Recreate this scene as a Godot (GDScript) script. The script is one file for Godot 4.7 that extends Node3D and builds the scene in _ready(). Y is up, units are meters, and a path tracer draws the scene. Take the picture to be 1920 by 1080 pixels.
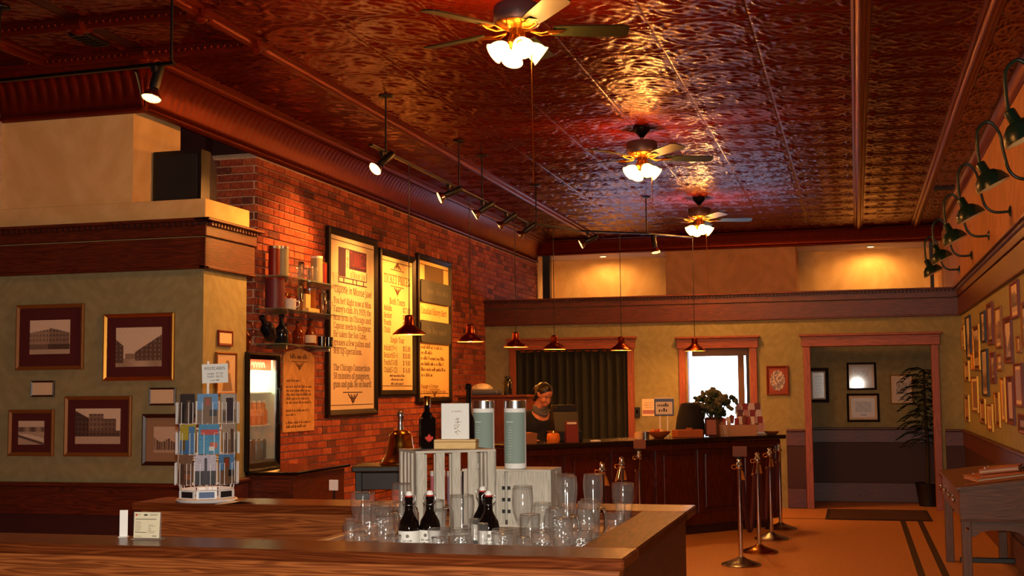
extends Node3D

# ---------------------------------------------------------------- geometry helper
class Geo:
	var v := PackedVector3Array()
	var n := PackedVector3Array()
	var uv := PackedVector2Array()
	# corners run counter-clockwise seen from outside; stored clockwise for Godot
	func tri(a: Vector3, b: Vector3, c: Vector3, na: Vector3, nb: Vector3, nc: Vector3, ua := Vector2.ZERO, ub := Vector2.ZERO, uc := Vector2.ZERO) -> void:
		v.append(a); v.append(c); v.append(b)
		n.append(na); n.append(nc); n.append(nb)
		uv.append(ua); uv.append(uc); uv.append(ub)
	func flat(a: Vector3, b: Vector3, c: Vector3) -> void:
		var m := (b - a).cross(c - a)
		if m.length_squared() < 1e-16: return
		m = m.normalized()
		tri(a, b, c, m, m, m, Vector2(a.x, a.y), Vector2(b.x, b.y), Vector2(c.x, c.y))
	func quad(a: Vector3, b: Vector3, c: Vector3, d: Vector3, unit := false) -> void:
		var m := (c - a).cross(d - b)
		if m.length_squared() < 1e-16: return
		m = m.normalized()
		var w := 1.0 if unit else a.distance_to(b)
		var h := 1.0 if unit else a.distance_to(d)
		tri(a, b, c, m, m, m, Vector2(0, h), Vector2(w, h), Vector2(w, 0))
		tri(a, c, d, m, m, m, Vector2(0, h), Vector2(w, 0), Vector2(0, 0))
	func box(c: Vector3, s: Vector3, bev := 0.0, b := Basis()) -> void:
		var h := s * 0.5
		var e := minf(bev, minf(h.x, minf(h.y, h.z)) * 0.9)
		var P := func(x: float, y: float, z: float) -> Vector3: return c + b * Vector3(x, y, z)
		for ax in 3:
			for sg in [-1.0, 1.0]:
				var u := (ax + 1) % 3
				var w := (ax + 2) % 3
				var q := []
				for k in [[-1, -1], [1, -1], [1, 1], [-1, 1]]:
					var p := Vector3()
					p[ax] = sg * h[ax]
					p[u] = k[0] * (h[u] - e) * sg
					p[w] = k[1] * (h[w] - e)
					q.append(c + b * p)
				quad(q[0], q[1], q[2], q[3])
		if e <= 0.0: return
		for ax in 3:
			var u := (ax + 1) % 3
			var w := (ax + 2) % 3
			for su in [-1.0, 1.0]:
				for sw in [-1.0, 1.0]:
					var q := []
					for k in [[-1, 0], [1, 0], [1, 1], [-1, 1]]:
						var p := Vector3()
						p[ax] = k[0] * (h[ax] - e)
						p[u] = su * (h[u] if k[1] == 0 else h[u] - e)
						p[w] = sw * (h[w] - e if k[1] == 0 else h[w])
						q.append(c + b * p)
					if su * sw > 0: quad(q[1], q[0], q[3], q[2]) 
					else: quad(q[0], q[1], q[2], q[3])
		for sx in [-1.0, 1.0]:
			for sy in [-1.0, 1.0]:
				for sz in [-1.0, 1.0]:
					var a: Vector3 = P.call(sx * h.x, sy * (h.y - e), sz * (h.z - e))
					var d: Vector3 = P.call(sx * (h.x - e), sy * h.y, sz * (h.z - e))
					var f: Vector3 = P.call(sx * (h.x - e), sy * (h.y - e), sz * h.z)
					if sx * sy * sz > 0: flat(a, d, f)
					else: flat(a, f, d)
	# profile of (radius, height) from bottom outside round; turned about y
	func lathe(prof: Array, seg := 20, xf := Transform3D(), sharp := 0.7) -> void:
		var cnt := prof.size()
		var sn := []
		for i in cnt - 1:
			var d: Vector2 = prof[i + 1] - prof[i]
			sn.append(Vector2(d.y, -d.x).normalized())
		for i in cnt - 1:
			var p: Vector2 = prof[i]
			var q: Vector2 = prof[i + 1]
			if p.distance_squared_to(q) < 1e-12: continue
			var s: Vector2 = sn[i]
			var n0 := s
			var n1 := s
			if i > 0 and sn[i - 1].dot(s) > sharp: n0 = (sn[i - 1] + s).normalized()
			if i < cnt - 2 and sn[i + 1].dot(s) > sharp: n1 = (sn[i + 1] + s).normalized()
			for k in seg:
				var a := TAU * k / seg
				var b := TAU * (k + 1) / seg
				var ca := Vector3(cos(a), 0, -sin(a))
				var cb := Vector3(cos(b), 0, -sin(b))
				var up := Vector3.UP
				var A := xf * (ca * p.x + up * p.y)
				var B := xf * (cb * p.x + up * p.y)
				var C := xf * (cb * q.x + up * q.y)
				var D := xf * (ca * q.x + up * q.y)
				var nA := xf.basis * (ca * n0.x + up * n0.y)
				var nB := xf.basis * (cb * n0.x + up * n0.y)
				var nC := xf.basis * (cb * n1.x + up * n1.y)
				var nD := xf.basis * (ca * n1.x + up * n1.y)
				nA = nA.normalized(); nB = nB.normalized(); nC = nC.normalized(); nD = nD.normalized()
				var u0 := float(k) / seg
				var u1 := float(k + 1) / seg
				var v0 := 1.0 - float(i) / (cnt - 1)
				var v1 := 1.0 - float(i + 1) / (cnt - 1)
				if p.x > 1e-6: tri(A, B, C, nA, nB, nC, Vector2(u0, v0), Vector2(u1, v0), Vector2(u1, v1))
				if q.x > 1e-6: tri(A, C, D, nA, nC, nD, Vector2(u0, v0), Vector2(u1, v1), Vector2(u0, v1))
	func tube(pts: Array, r, seg := 8, closed := false) -> void:
		var cnt := pts.size()
		var rings := []
		var ref := Vector3.UP
		var nor := []
		for i in cnt:
			var a: Vector3 = pts[(i - 1 + cnt) % cnt] if closed else pts[maxi(i - 1, 0)]
			var b: Vector3 = pts[(i + 1) % cnt] if closed else pts[mini(i + 1, cnt - 1)]
			var t := (b - a).normalized()
			if i == 0: ref = Vector3.UP if absf(t.y) < 0.9 else Vector3.RIGHT
			ref = (ref - t * ref.dot(t)).normalized()
			var bi := t.cross(ref)
			var ring := []
			var rn := []
			var rr: float = r[i] if r is Array else r
			for k in seg:
				var an := TAU * k / seg
				var d := ref * cos(an) + bi * sin(an)
				rn.append(d)
				ring.append(pts[i] + d * rr)
			rings.append(ring); nor.append(rn)
		for i in (cnt if closed else cnt - 1):
			var j := (i + 1) % cnt
			for k in seg:
				var l := (k + 1) % seg
				tri(rings[i][k], rings[j][l], rings[j][k], nor[i][k], nor[j][l], nor[j][k])
				tri(rings[i][k], rings[i][l], rings[j][l], nor[i][k], nor[i][l], nor[j][l])
		if not closed:
			for k in range(1, seg - 1):
				flat(rings[0][0], rings[0][k + 1], rings[0][k])
				flat(rings[cnt - 1][0], rings[cnt - 1][k], rings[cnt - 1][k + 1])
	# polygon in x/y (counter-clockwise), pushed from z0 to z1
	func prism(poly: Array, z0: float, z1: float, xf := Transform3D()) -> void:
		var p2 := PackedVector2Array(poly)
		if Geometry2D.is_polygon_clockwise(p2): p2.reverse()
		var idx := Geometry2D.triangulate_polygon(p2)
		for i in range(0, idx.size(), 3):
			var a := p2[idx[i]]
			var b := p2[idx[i + 1]]
			var c := p2[idx[i + 2]]
			if (b - a).cross(c - a) < 0:
				var s := b
				b = c
				c = s
			flat(xf * Vector3(a.x, a.y, z1), xf * Vector3(b.x, b.y, z1), xf * Vector3(c.x, c.y, z1))
			flat(xf * Vector3(a.x, a.y, z0), xf * Vector3(c.x, c.y, z0), xf * Vector3(b.x, b.y, z0))
		for i in p2.size():
			var a := p2[i]
			var b := p2[(i + 1) % p2.size()]
			quad(xf * Vector3(a.x, a.y, z0), xf * Vector3(b.x, b.y, z0), xf * Vector3(b.x, b.y, z1), xf * Vector3(a.x, a.y, z1))
	func mesh() -> ArrayMesh:
		var arr := []
		arr.resize(Mesh.ARRAY_MAX)
		arr[Mesh.ARRAY_VERTEX] = v
		arr[Mesh.ARRAY_NORMAL] = n
		arr[Mesh.ARRAY_TEX_UV] = uv
		var m := ArrayMesh.new()
		m.add_surface_from_arrays(Mesh.PRIMITIVE_TRIANGLES, arr)
		return m

var M := {}
var taken := {}
var rng := RandomNumberGenerator.new()

func numbered(called: String) -> String:
	if not taken.has(called):
		taken[called] = 0
		return called
	taken[called] += 1
	return "%s_%03d" % [called, taken[called]]

func V(x: float, y: float, z: float) -> Vector3: return Vector3(x, y, z)
func P2(a: Array) -> Array:
	var o := []
	for q in a: o.append(Vector2(q[0], q[1]))
	return o

# one mesh as a part (or as a thing when parent is the root)
func part(called: String, g, mat: Material, parent: Node = self, at := Vector3.ZERO, turn := Vector3.ZERO) -> MeshInstance3D:
	var o := MeshInstance3D.new()
	o.name = numbered(called) if parent == self else called
	o.mesh = g.mesh() if g is Geo else g
	o.material_override = mat
	o.position = at
	o.rotation = turn
	parent.add_child(o, true)
	return o

func tag(o: Node, label: String, category: String, group := "") -> Node:
	o.set_meta("label", label)
	o.set_meta("category", category)
	if group != "": o.set_meta("group", group)
	return o

func thing(called: String, label: String, category: String, at := Vector3.ZERO, turn := 0.0, group := "") -> Node3D:
	var o := Node3D.new()
	o.name = numbered(called)
	add_child(o, true)
	o.position = at
	o.rotation.y = turn
	tag(o, label, category, group)
	return o

func setting(called: String, g = null, mat: Material = null, at := Vector3.ZERO) -> Node3D:
	var o: Node3D
	if g == null:
		o = Node3D.new()
		o.name = numbered(called)
		add_child(o, true)
		o.position = at
	else:
		o = part(called, g, mat, self, at)
	o.set_meta("kind", "structure")
	return o

func copy_of(src: Node3D, label: String, at: Vector3, turn := 0.0, group := "") -> Node3D:
	var o: Node3D = src.duplicate()
	var base := String(src.name)
	if base.length() > 4 and base[base.length() - 4] == "_" and base.right(3).is_valid_int(): base = base.left(base.length() - 4)
	o.name = numbered(base)
	add_child(o, true)
	o.position = at
	o.rotation.y = turn
	o.set_meta("label", label)
	if group != "": o.set_meta("group", group)
	return o

func one_box(s: Vector3, bev := 0.0, c := Vector3.ZERO) -> Geo:
	var g := Geo.new()
	g.box(c, s, bev)
	return g

func span(a: Vector3, b: Vector3, bev := 0.0) -> Geo:
	var g := Geo.new()
	g.box((a + b) * 0.5, (b - a).abs(), bev)
	return g

# a printed sheet: 0..1 texture on the face that looks along +z, thickness t behind it
func sheet(w: float, h: float, t := 0.002) -> Geo:
	var g := Geo.new()
	g.quad(V(-w / 2, -h / 2, 0), V(w / 2, -h / 2, 0), V(w / 2, h / 2, 0), V(-w / 2, h / 2, 0), true)
	g.quad(V(w / 2, -h / 2, -t), V(-w / 2, -h / 2, -t), V(-w / 2, h / 2, -t), V(w / 2, h / 2, -t), true)
	for q in [[-1, -1, 1, -1], [1, -1, 1, 1], [1, 1, -1, 1], [-1, 1, -1, -1]]:
		g.quad(V(q[0] * w / 2, q[1] * h / 2, -t), V(q[2] * w / 2, q[3] * h / 2, -t), V(q[2] * w / 2, q[3] * h / 2, 0), V(q[0] * w / 2, q[1] * h / 2, 0))
	return g

# four mitred mouldings round an opening w x h (outer), bar width b, depth d, facing +z
func frame_geo(w: float, h: float, b: float, d: float) -> Geo:
	var g := Geo.new()
	var o := [V(-w / 2, -h / 2, 0), V(w / 2, -h / 2, 0), V(w / 2, h / 2, 0), V(-w / 2, h / 2, 0)]
	var i := [V(-w / 2 + b, -h / 2 + b, 0), V(w / 2 - b, -h / 2 + b, 0), V(w / 2 - b, h / 2 - b, 0), V(-w / 2 + b, h / 2 - b, 0)]
	for k in 4:
		var l := (k + 1) % 4
		var oz := V(0, 0, d)
		var iz := V(0, 0, d * 0.55)
		var m0: Vector3 = o[k].lerp(i[k], 0.35) + oz
		var m1: Vector3 = o[l].lerp(i[l], 0.35) + oz
		g.quad(o[k], o[l], o[l] + oz * 0.8, o[k] + oz * 0.8)
		g.quad(o[k] + oz * 0.8, o[l] + oz * 0.8, m1, m0)
		g.quad(m0, m1, i[l] + iz, i[k] + iz)
		g.quad(i[k] + iz, i[l] + iz, i[l], i[k])
	return g

# ---------------------------------------------------------------- textures and materials
func tex(img: Image) -> ImageTexture:
	img.generate_mipmaps()
	return ImageTexture.create_from_image(img)

func wood_tex(dark: Color, light: Color, seed_: int, along_v := false) -> ImageTexture:
	var s := 256
	var img := Image.create(s, s, false, Image.FORMAT_RGB8)
	var f := FastNoiseLite.new()
	f.seed = seed_
	f.frequency = 0.02
	f.fractal_octaves = 3
	var f2 := FastNoiseLite.new()
	f2.seed = seed_ + 7
	f2.frequency = 0.11
	for y in s:
		for x in s:
			var a := TAU * x / s
			var ca := cos(a) * 9.0
			var sa := sin(a) * 9.0
			var b := TAU * y / s
			var cb := cos(b) * 60.0
			var sb := sin(b) * 60.0
			var ring := f.get_noise_3d(ca + cb, sa - cb * 0.2, sb)
			var grain := f2.get_noise_3d(ca * 0.7 + cb * 2.2, sa * 0.7, sb * 2.2)
			var t := clampf(0.5 + 0.55 * sin(ring * 26.0) * 0.6 + 0.35 * grain, 0.0, 1.0)
			var c := dark.lerp(light, t)
			if along_v: img.set_pixel(y, x, c)
			else: img.set_pixel(x, y, c)
	return tex(img)

func speck_tex(base: Color, other: Color, freq: float, amount: float, seed_: int, s := 256) -> ImageTexture:
	var img := Image.create(s, s, false, Image.FORMAT_RGB8)
	var f := FastNoiseLite.new()
	f.seed = seed_
	f.frequency = freq
	f.fractal_octaves = 4
	for y in s:
		for x in s:
			var a := TAU * x / s
			var b := TAU * y / s
			var k := s / TAU
			var t := f.get_noise_3d(cos(a) * k + cos(b) * k * 0.63, sin(a) * k + sin(b) * k * 0.71, cos(b) * k - sin(a) * 0.3 * k)
			img.set_pixel(x, y, base.lerp(other, clampf(0.5 + t * amount, 0, 1)))
	return tex(img)

func mat(c: Color, rough := 0.6, metal := 0.0) -> StandardMaterial3D:
	var m := StandardMaterial3D.new()
	m.albedo_color = c
	m.roughness = rough
	m.metallic = metal
	return m

func tri_mat(t: Texture2D, scale: Vector3, rough := 0.6, tint := Color.WHITE) -> StandardMaterial3D:
	var m := mat(tint, rough)
	m.albedo_texture = t
	m.uv1_triplanar = true
	m.uv1_world_triplanar = true
	m.uv1_scale = scale
	return m

func glow(c: Color, e: float) -> StandardMaterial3D:
	var m := mat(Color(0.9, 0.88, 0.8), 0.5)
	m.emission_enabled = true
	m.emission = c
	m.emission_energy_multiplier = e
	return m

func glass_mat(c := Color(0.96, 0.98, 0.97, 0.0)) -> StandardMaterial3D:
	var m := mat(c, 0.0)
	m.refraction_enabled = true
	m.refraction_scale = 0.05
	return m

func pane_mat(c: Color) -> StandardMaterial3D:
	var m := mat(c, 0.03)
	m.transparency = BaseMaterial3D.TRANSPARENCY_ALPHA
	return m

func print_mat(img: Image, rough := 0.6) -> StandardMaterial3D:
	var m := mat(Color.WHITE, rough)
	m.albedo_texture = tex(img)
	return m

func c8(r: int, g: int, b: int) -> Color: return Color8(r, g, b)

# lettering: thin solid letters that face +z, fitted to a cap height and at most a width
var font_serif: SystemFont
var font_sans: SystemFont
func lettering(parent: Node, text: String, at: Vector3, height: float, m: Material, serif := true, widest := 0.0, align := 0, turn := Vector3.ZERO, bold := false) -> MeshInstance3D:
	if font_serif == null:
		font_serif = SystemFont.new()
		font_serif.font_names = PackedStringArray(["Droid Serif"])
		font_sans = SystemFont.new()
		font_sans.font_names = PackedStringArray(["Droid Sans"])
	var t := TextMesh.new()
	t.text = text
	t.font = font_serif if serif else font_sans
	t.font_size = 32
	t.pixel_size = height / 24.0
	t.depth = 0.0015
	t.curve_step = 4.0
	t.horizontal_alignment = HORIZONTAL_ALIGNMENT_LEFT if align < 0 else (HORIZONTAL_ALIGNMENT_RIGHT if align > 0 else HORIZONTAL_ALIGNMENT_CENTER)
	var o := MeshInstance3D.new()
	o.name = "lettering"
	o.mesh = t
	o.material_override = m
	o.position = at
	o.rotation = turn
	var w := t.get_aabb().size.x
	if widest > 0.0 and w > widest: o.scale = V(widest / w, 1, 1)
	parent.add_child(o, true)
	return o

# lines of print too small to read: strokes of word length; each line is (left x, y, width)
func small_print(parent: Node, lines: Array, h: float, z: float, m: Material, sd: int, turn := Vector3.ZERO, at := Vector3.ZERO) -> MeshInstance3D:
	var r := RandomNumberGenerator.new()
	r.seed = sd
	var g := Geo.new()
	for l in lines:
		var x: float = l[0]
		var x1: float = l[0] + l[2]
		while x < x1 - h * 0.4:
			var w := minf(h * r.randf_range(1.0, 4.2), x1 - x)
			var k := maxi(1, int(w / (h * 0.55)))
			for i in k:
				var up := r.randf()
				var hh := h * (1.0 if up > 0.75 else 0.62)
				g.box(V(x + (i + 0.5) * w / k, l[1] + hh * 0.5 - h * 0.3, z), V(w / k * r.randf_range(0.45, 0.8), hh, 0.0012))
			x += w + h * 0.55
	return part("small_print", g, m, parent, at, turn)

func omni(parent: Node, at: Vector3, c: Color, e: float, size := 0.05, range_ := 30.0) -> OmniLight3D:
	var l := OmniLight3D.new()
	l.name = "bulb_light"
	l.light_color = c
	l.light_energy = e
	l.light_size = size
	l.omni_range = range_
	l.omni_attenuation = 2.0
	l.shadow_enabled = true
	l.position = at
	parent.add_child(l, true)
	return l

func spot(parent: Node, at: Vector3, to: Vector3, c: Color, e: float, angle: float, size := 0.04, soft := 0.6) -> SpotLight3D:
	var l := SpotLight3D.new()
	l.name = "beam_light"
	l.light_color = c
	l.light_energy = e
	l.light_size = size
	l.spot_range = 30.0
	l.spot_attenuation = 2.0
	l.spot_angle = angle
	l.spot_angle_attenuation = soft
	l.shadow_enabled = true
	parent.add_child(l, true)
	var up := Vector3.UP if absf((to - at).normalized().y) < 0.95 else Vector3.RIGHT
	l.transform = Transform3D(Basis.looking_at(to - at, up), at)
	return l

const WARM := Color(1.0, 0.62, 0.28)
const CEIL := 3.95

func _ready() -> void:
	rng.seed = 4711
	# camera, sky, flash, exposure
	var cam := Camera3D.new()
	cam.name = "camera"
	cam.fov = rad_to_deg(2.0 * atan(540.0 / 2342.2))
	cam.rotation_order = EULER_ORDER_YXZ
	cam.position = V(0, 1.55, 0)
	cam.rotation_degrees = V(4.6617, 15.3228, -0.5367)
	cam.near = 0.05
	cam.far = 120.0
	add_child(cam)
	cam.current = true
	var env := Environment.new()
	env.background_mode = Environment.BG_SKY
	var sky := Sky.new()
	var sm := ProceduralSkyMaterial.new()
	sm.sky_top_color = Color(0.62, 0.74, 0.92)
	sm.sky_horizon_color = Color(0.9, 0.94, 1.0)
	sm.ground_bottom_color = Color(0.5, 0.5, 0.5)
	sm.ground_horizon_color = Color(0.85, 0.87, 0.9)
	sm.sun_angle_max = 1.0
	sm.energy_multiplier = 1.0
	sky.sky_material = sm
	env.sky = sky
	env.background_energy_multiplier = SKY_E
	env.tonemap_mode = Environment.TONE_MAPPER_LINEAR
	env.tonemap_exposure = 1.12
	env.sdfgi_enabled = true
	env.ssao_enabled = true
	env.ssil_enabled = true
	var we := WorldEnvironment.new()
	we.name = "world_environment"
	we.environment = env
	add_child(we)
	# the camera's own flash, just above the lens
	var fl := spot(self, V(0.02, 1.62, 0.03), V(-2.6, 2.2, -9.0), Color(1.0, 0.95, 0.88), FLASH_E, 34.0, 0.02, 0.4)
	fl.name = "camera_flash"
	make_materials()
	build_ceiling()
	build_left_side()
	build_back_partition()
	build_back_hall()
	build_right_wall()
	build_floor()
	build_counter()
	build_fans()
	build_tracks()
	build_pendants()
	build_goosenecks()
	build_left_pictures()
	build_banners()
	build_fridge_corner()
	build_wall_shelves()
	build_postcard_rack()
	build_display()
	build_bell_table()
	build_bar()
	build_bar_items()
	build_person()
	build_stanchions()
	build_desk()
	build_right_pictures()

const SKY_E := 9.0
const FLASH_E := 15.5

func make_materials() -> void:
	M.copper = mat(Color(0.40, 0.09, 0.03), 0.23, 0.58)
	M.copper.metallic_specular = 0.2
	M.copper_beam = mat(Color(0.42, 0.13, 0.05), 0.34, 0.65)
	M.copper_beam.metallic_specular = 0.2
	M.copper_back = mat(Color(0.3, 0.11, 0.05), 0.5, 0.6)
	var wd := wood_tex(c8(58, 21, 9), c8(112, 48, 21), 3)
	var wdv := wood_tex(c8(58, 21, 9), c8(112, 48, 21), 3, true)
	M.wood = tri_mat(wd, V(0.9, 2.6, 0.9), 0.42)
	M.wood_v = tri_mat(wdv, V(2.6, 0.9, 2.6), 0.42)
	M.counter = tri_mat(wood_tex(c8(80, 34, 14), c8(132, 66, 30), 11), V(0.8, 2.6, 2.6), 0.27)
	M.counter.metallic_specular = 0.25
	M.counter_z = tri_mat(wood_tex(c8(72, 29, 12), c8(118, 56, 25), 11, true), V(2.6, 2.6, 0.8), 0.36)
	M.counter_z.metallic_specular = 0.1
	M.counter_side = tri_mat(wood_tex(c8(104, 50, 22), c8(178, 102, 50), 12), V(0.8, 3.0, 0.8), 0.3)
	M.bar_wood = tri_mat(wood_tex(c8(52, 18, 10), c8(92, 36, 18), 21, true), V(2.0, 0.8, 2.0), 0.25)
	M.bar_top = mat(c8(26, 18, 15), 0.22)
	M.trim = tri_mat(wood_tex(c8(122, 58, 30), c8(172, 92, 50), 31, true), V(2.0, 0.9, 2.0), 0.45)
	M.trim_h = tri_mat(wood_tex(c8(122, 58, 30), c8(172, 92, 50), 31), V(0.9, 2.0, 0.9), 0.45)
	M.desk = tri_mat(wood_tex(c8(78, 48, 28), c8(126, 84, 52), 41), V(0.8, 2.4, 2.4), 0.5)
	M.desk_v = tri_mat(wood_tex(c8(78, 48, 28), c8(126, 84, 52), 41, true), V(2.4, 0.8, 2.4), 0.5)
	M.crate = tri_mat(wood_tex(c8(168, 158, 142), c8(214, 206, 192), 51, true), V(5, 1.6, 5), 0.75)
	M.crate_h = tri_mat(wood_tex(c8(168, 158, 142), c8(214, 206, 192), 52), V(1.6, 5, 1.6), 0.75)
	M.pine = tri_mat(wood_tex(c8(206, 164, 100), c8(232, 198, 136), 53), V(2, 8, 2), 0.6)
	M.green = tri_mat(speck_tex(c8(138, 134, 92), c8(152, 148, 106), 0.05, 1.2, 5), V(0.8, 0.8, 0.8), 0.8)
	M.cream = tri_mat(speck_tex(c8(220, 178, 112), c8(232, 194, 130), 0.03, 1.2, 6), V(0.6, 0.6, 0.6), 0.85)
	M.tan_wall = tri_mat(speck_tex(c8(170, 120, 82), c8(186, 134, 94), 0.03, 1.2, 8), V(0.6, 0.6, 0.6), 0.85)
	M.soffit = mat(c8(206, 190, 186), 0.8)
	M.mortar = tri_mat(speck_tex(c8(184, 156, 132), c8(206, 178, 152), 0.09, 1.4, 9), V(2, 2, 2), 0.95)
	M.bricks = []
	for k in 5:
		var cc: Array = [[168, 76, 44], [154, 64, 38], [180, 90, 54], [138, 58, 38], [104, 48, 38]][k]
		var base := c8(cc[0], cc[1], cc[2])
		M.bricks.append(tri_mat(speck_tex(base.darkened(0.14), base.lightened(0.07), 0.06, 1.5, 60 + k, 128), V(3, 3, 3), 0.9))
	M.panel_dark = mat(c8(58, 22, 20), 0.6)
	M.floor = tri_mat(speck_tex(c8(176, 118, 66), c8(204, 146, 88), 0.22, 1.8, 71), V(1.4, 1.4, 1.4), 0.45)
	M.stripe = mat(c8(62, 42, 30), 0.5)
	M.black = mat(c8(14, 13, 13), 0.45)
	M.black_gloss = mat(c8(12, 11, 11), 0.12)
	M.black_metal = mat(c8(20, 19, 19), 0.4, 0.6)
	M.chrome = mat(Color(0.82, 0.82, 0.84), 0.1, 1.0)
	M.silver = mat(Color(0.75, 0.75, 0.76), 0.25, 1.0)
	M.brass = mat(Color(0.83, 0.58, 0.24), 0.2, 1.0)
	M.pend_copper = mat(Color(0.72, 0.32, 0.16), 0.24, 1.0)
	M.gold = mat(Color(0.78, 0.55, 0.22), 0.28, 0.9)
	M.gold_dull = mat(c8(140, 92, 40), 0.42, 0.35)
	M.frame_dark = mat(c8(52, 24, 16), 0.35)
	M.frame_red = mat(c8(110, 34, 22), 0.4)
	M.frame_black = mat(c8(18, 14, 13), 0.35)
	M.mat_red = mat(c8(78, 18, 18), 0.85)
	M.mat_tan = mat(c8(150, 122, 92), 0.85)
	M.mat_cream = mat(c8(222, 206, 176), 0.85)
	M.paper = mat(c8(228, 216, 190), 0.8)
	M.white = mat(c8(236, 234, 228), 0.6)
	M.white_wire = mat(c8(232, 232, 232), 0.35)
	M.glass = pane_mat(Color(0.92, 0.96, 0.95, 0.02))
	M.glass.roughness = 0.07
	M.glass_solid = glass_mat()
	M.glass.metallic_specular = 0.85
	M.glass_brown = glass_mat(Color(0.16, 0.06, 0.03, 0.0))
	M.glass_amber = glass_mat(Color(0.75, 0.38, 0.12, 0.0))
	M.pane = pane_mat(Color(0.85, 0.9, 0.9, 0.08))
	M.shelf_glass = pane_mat(Color(0.55, 0.75, 0.7, 0.3))
	M.bottle = mat(c8(16, 9, 7), 0.06)
	M.ink = mat(c8(70, 42, 40), 0.7)
	M.ink_brown = mat(c8(92, 58, 30), 0.7)
	M.ink_black = mat(c8(40, 34, 34), 0.7)
	M.green_enamel = mat(c8(14, 42, 32), 0.25)
	M.enamel_in = mat(c8(226, 196, 130), 0.4)
	M.leaf = mat(c8(26, 48, 22), 0.5)
	M.leaf_pale = mat(c8(98, 96, 66), 0.7)
	M.cloth_dark = mat(c8(22, 20, 24), 0.9)
	M.rope = mat(c8(66, 12, 14), 0.9)

# ---------------------------------------------------------------- ceiling of pressed copper tin
func tile_geo(w: float, d: float, res := 44) -> ArrayMesh:
	var st := SurfaceTool.new()
	st.begin(Mesh.PRIMITIVE_TRIANGLES)
	var H := func(u: float, v: float) -> float:
		var x := u * 2.0 - 1.0
		var y := v * 2.0 - 1.0
		var r := sqrt(x * x + y * y)
		var th := atan2(y, x)
		var e := maxf(absf(x), absf(y))
		var h := 0.0
		var bump := func(c: float, s: float, val: float) -> float: return exp(-pow((val - c) / s, 2.0))
		h += 0.9 * bump.call(0.86, 0.045, r)
		h += 0.45 * bump.call(0.74, 0.03, r)
		h += 0.8 * bump.call(0.0, 0.13, r)
		if r < 0.7: h += (0.35 + 0.5 * cos(th * 8.0 + r * 7.0)) * smoothstep(0.1, 0.25, r) * (1.0 - smoothstep(0.5, 0.7, r))
		if r > 0.9:
			h += 0.55 * cos(th * 24.0 + r * 16.0) * smoothstep(0.92, 1.02, r) * (1.0 - smoothstep(0.93, 0.97, e))
			h += 0.8 * bump.call(0.0, 0.09, Vector2(absf(x) - 0.84, absf(y) - 0.84).length())
		h += 0.25 * sin(x * 21.0 + 3.0 * y) * sin(y * 19.0 - 2.0 * x) * (1.0 - smoothstep(0.9, 0.96, e))
		h += 0.75 * smoothstep(0.93, 0.97, e)
		h -= 0.9 * smoothstep(0.985, 1.0, e)
		return -h * 0.0085
	st.set_smooth_group(0)
	for j in res + 1:
		for i in res + 1:
			var u := float(i) / res
			var v := float(j) / res
			st.add_vertex(V((u - 0.5) * w, H.call(u, v), (v - 0.5) * d))
	for j in res:
		for i in res:
			var a := j * (res + 1) + i
			for k in [a, a + res + 1, a + 1, a + 1, a + res + 1, a + res + 2]: st.add_index(k)
	st.generate_normals(false)
	return st.commit()

# moulded run: profile of (out, down) swept along +x for len, with leaf relief
func crown_geo(length: float, prof: Array, pitch: float, amp: float, step := 0.03) -> ArrayMesh:
	var st := SurfaceTool.new()
	st.begin(Mesh.PRIMITIVE_TRIANGLES)
	st.set_smooth_group(0)
	var nx := int(ceil(length / step))
	var np := prof.size()
	for i in nx + 1:
		var x := length * i / nx
		for k in np:
			var p: Vector2 = prof[k]
			var t := float(k) / (np - 1)
			var win := sin(PI * clampf((t - 0.15) / 0.6, 0.0, 1.0))
			var o := amp * win * absf(sin(PI * x / pitch + t * 1.2))
			st.add_vertex(V(x, -p.y - o * 0.5, p.x + o))
	for i in nx:
		for k in np - 1:
			var a := i * np + k
			for q in [a, a + 1, a + np, a + 1, a + np + 1, a + np]: st.add_index(q)
	st.generate_normals(false)
	return st.commit()

func beam_geo(length: float) -> Geo:   # along +z, hanging from y = 0
	var g := Geo.new()
	var prof := []
	for k in 11:
		var a := PI * k / 10.0
		prof.append(Vector2(cos(a) * 0.035, -0.028 - sin(a) * 0.035))
	var poly := [Vector2(0.062, 0.0), Vector2(0.062, -0.02), Vector2(0.046, -0.028)]
	poly.append_array(prof)
	poly.append_array([Vector2(-0.046, -0.028), Vector2(-0.062, -0.02), Vector2(-0.062, 0.0)])
	g.prism(poly, 0.0, length)
	return g

func bead_geo(length: float, pitch := 0.05, r := 0.017) -> Geo:   # a row of beads along +x
	var g := Geo.new()
	var n := int(length / pitch)
	for k in n:
		var xf := Transform3D(Basis(), V((k + 0.5) * pitch, 0, 0))
		g.lathe([Vector2(0, -r), Vector2(r * 0.75, -r * 0.66), Vector2(r, 0), Vector2(r * 0.75, r * 0.66), Vector2(0, r)], 8, xf, -1.0)
	return g

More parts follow.
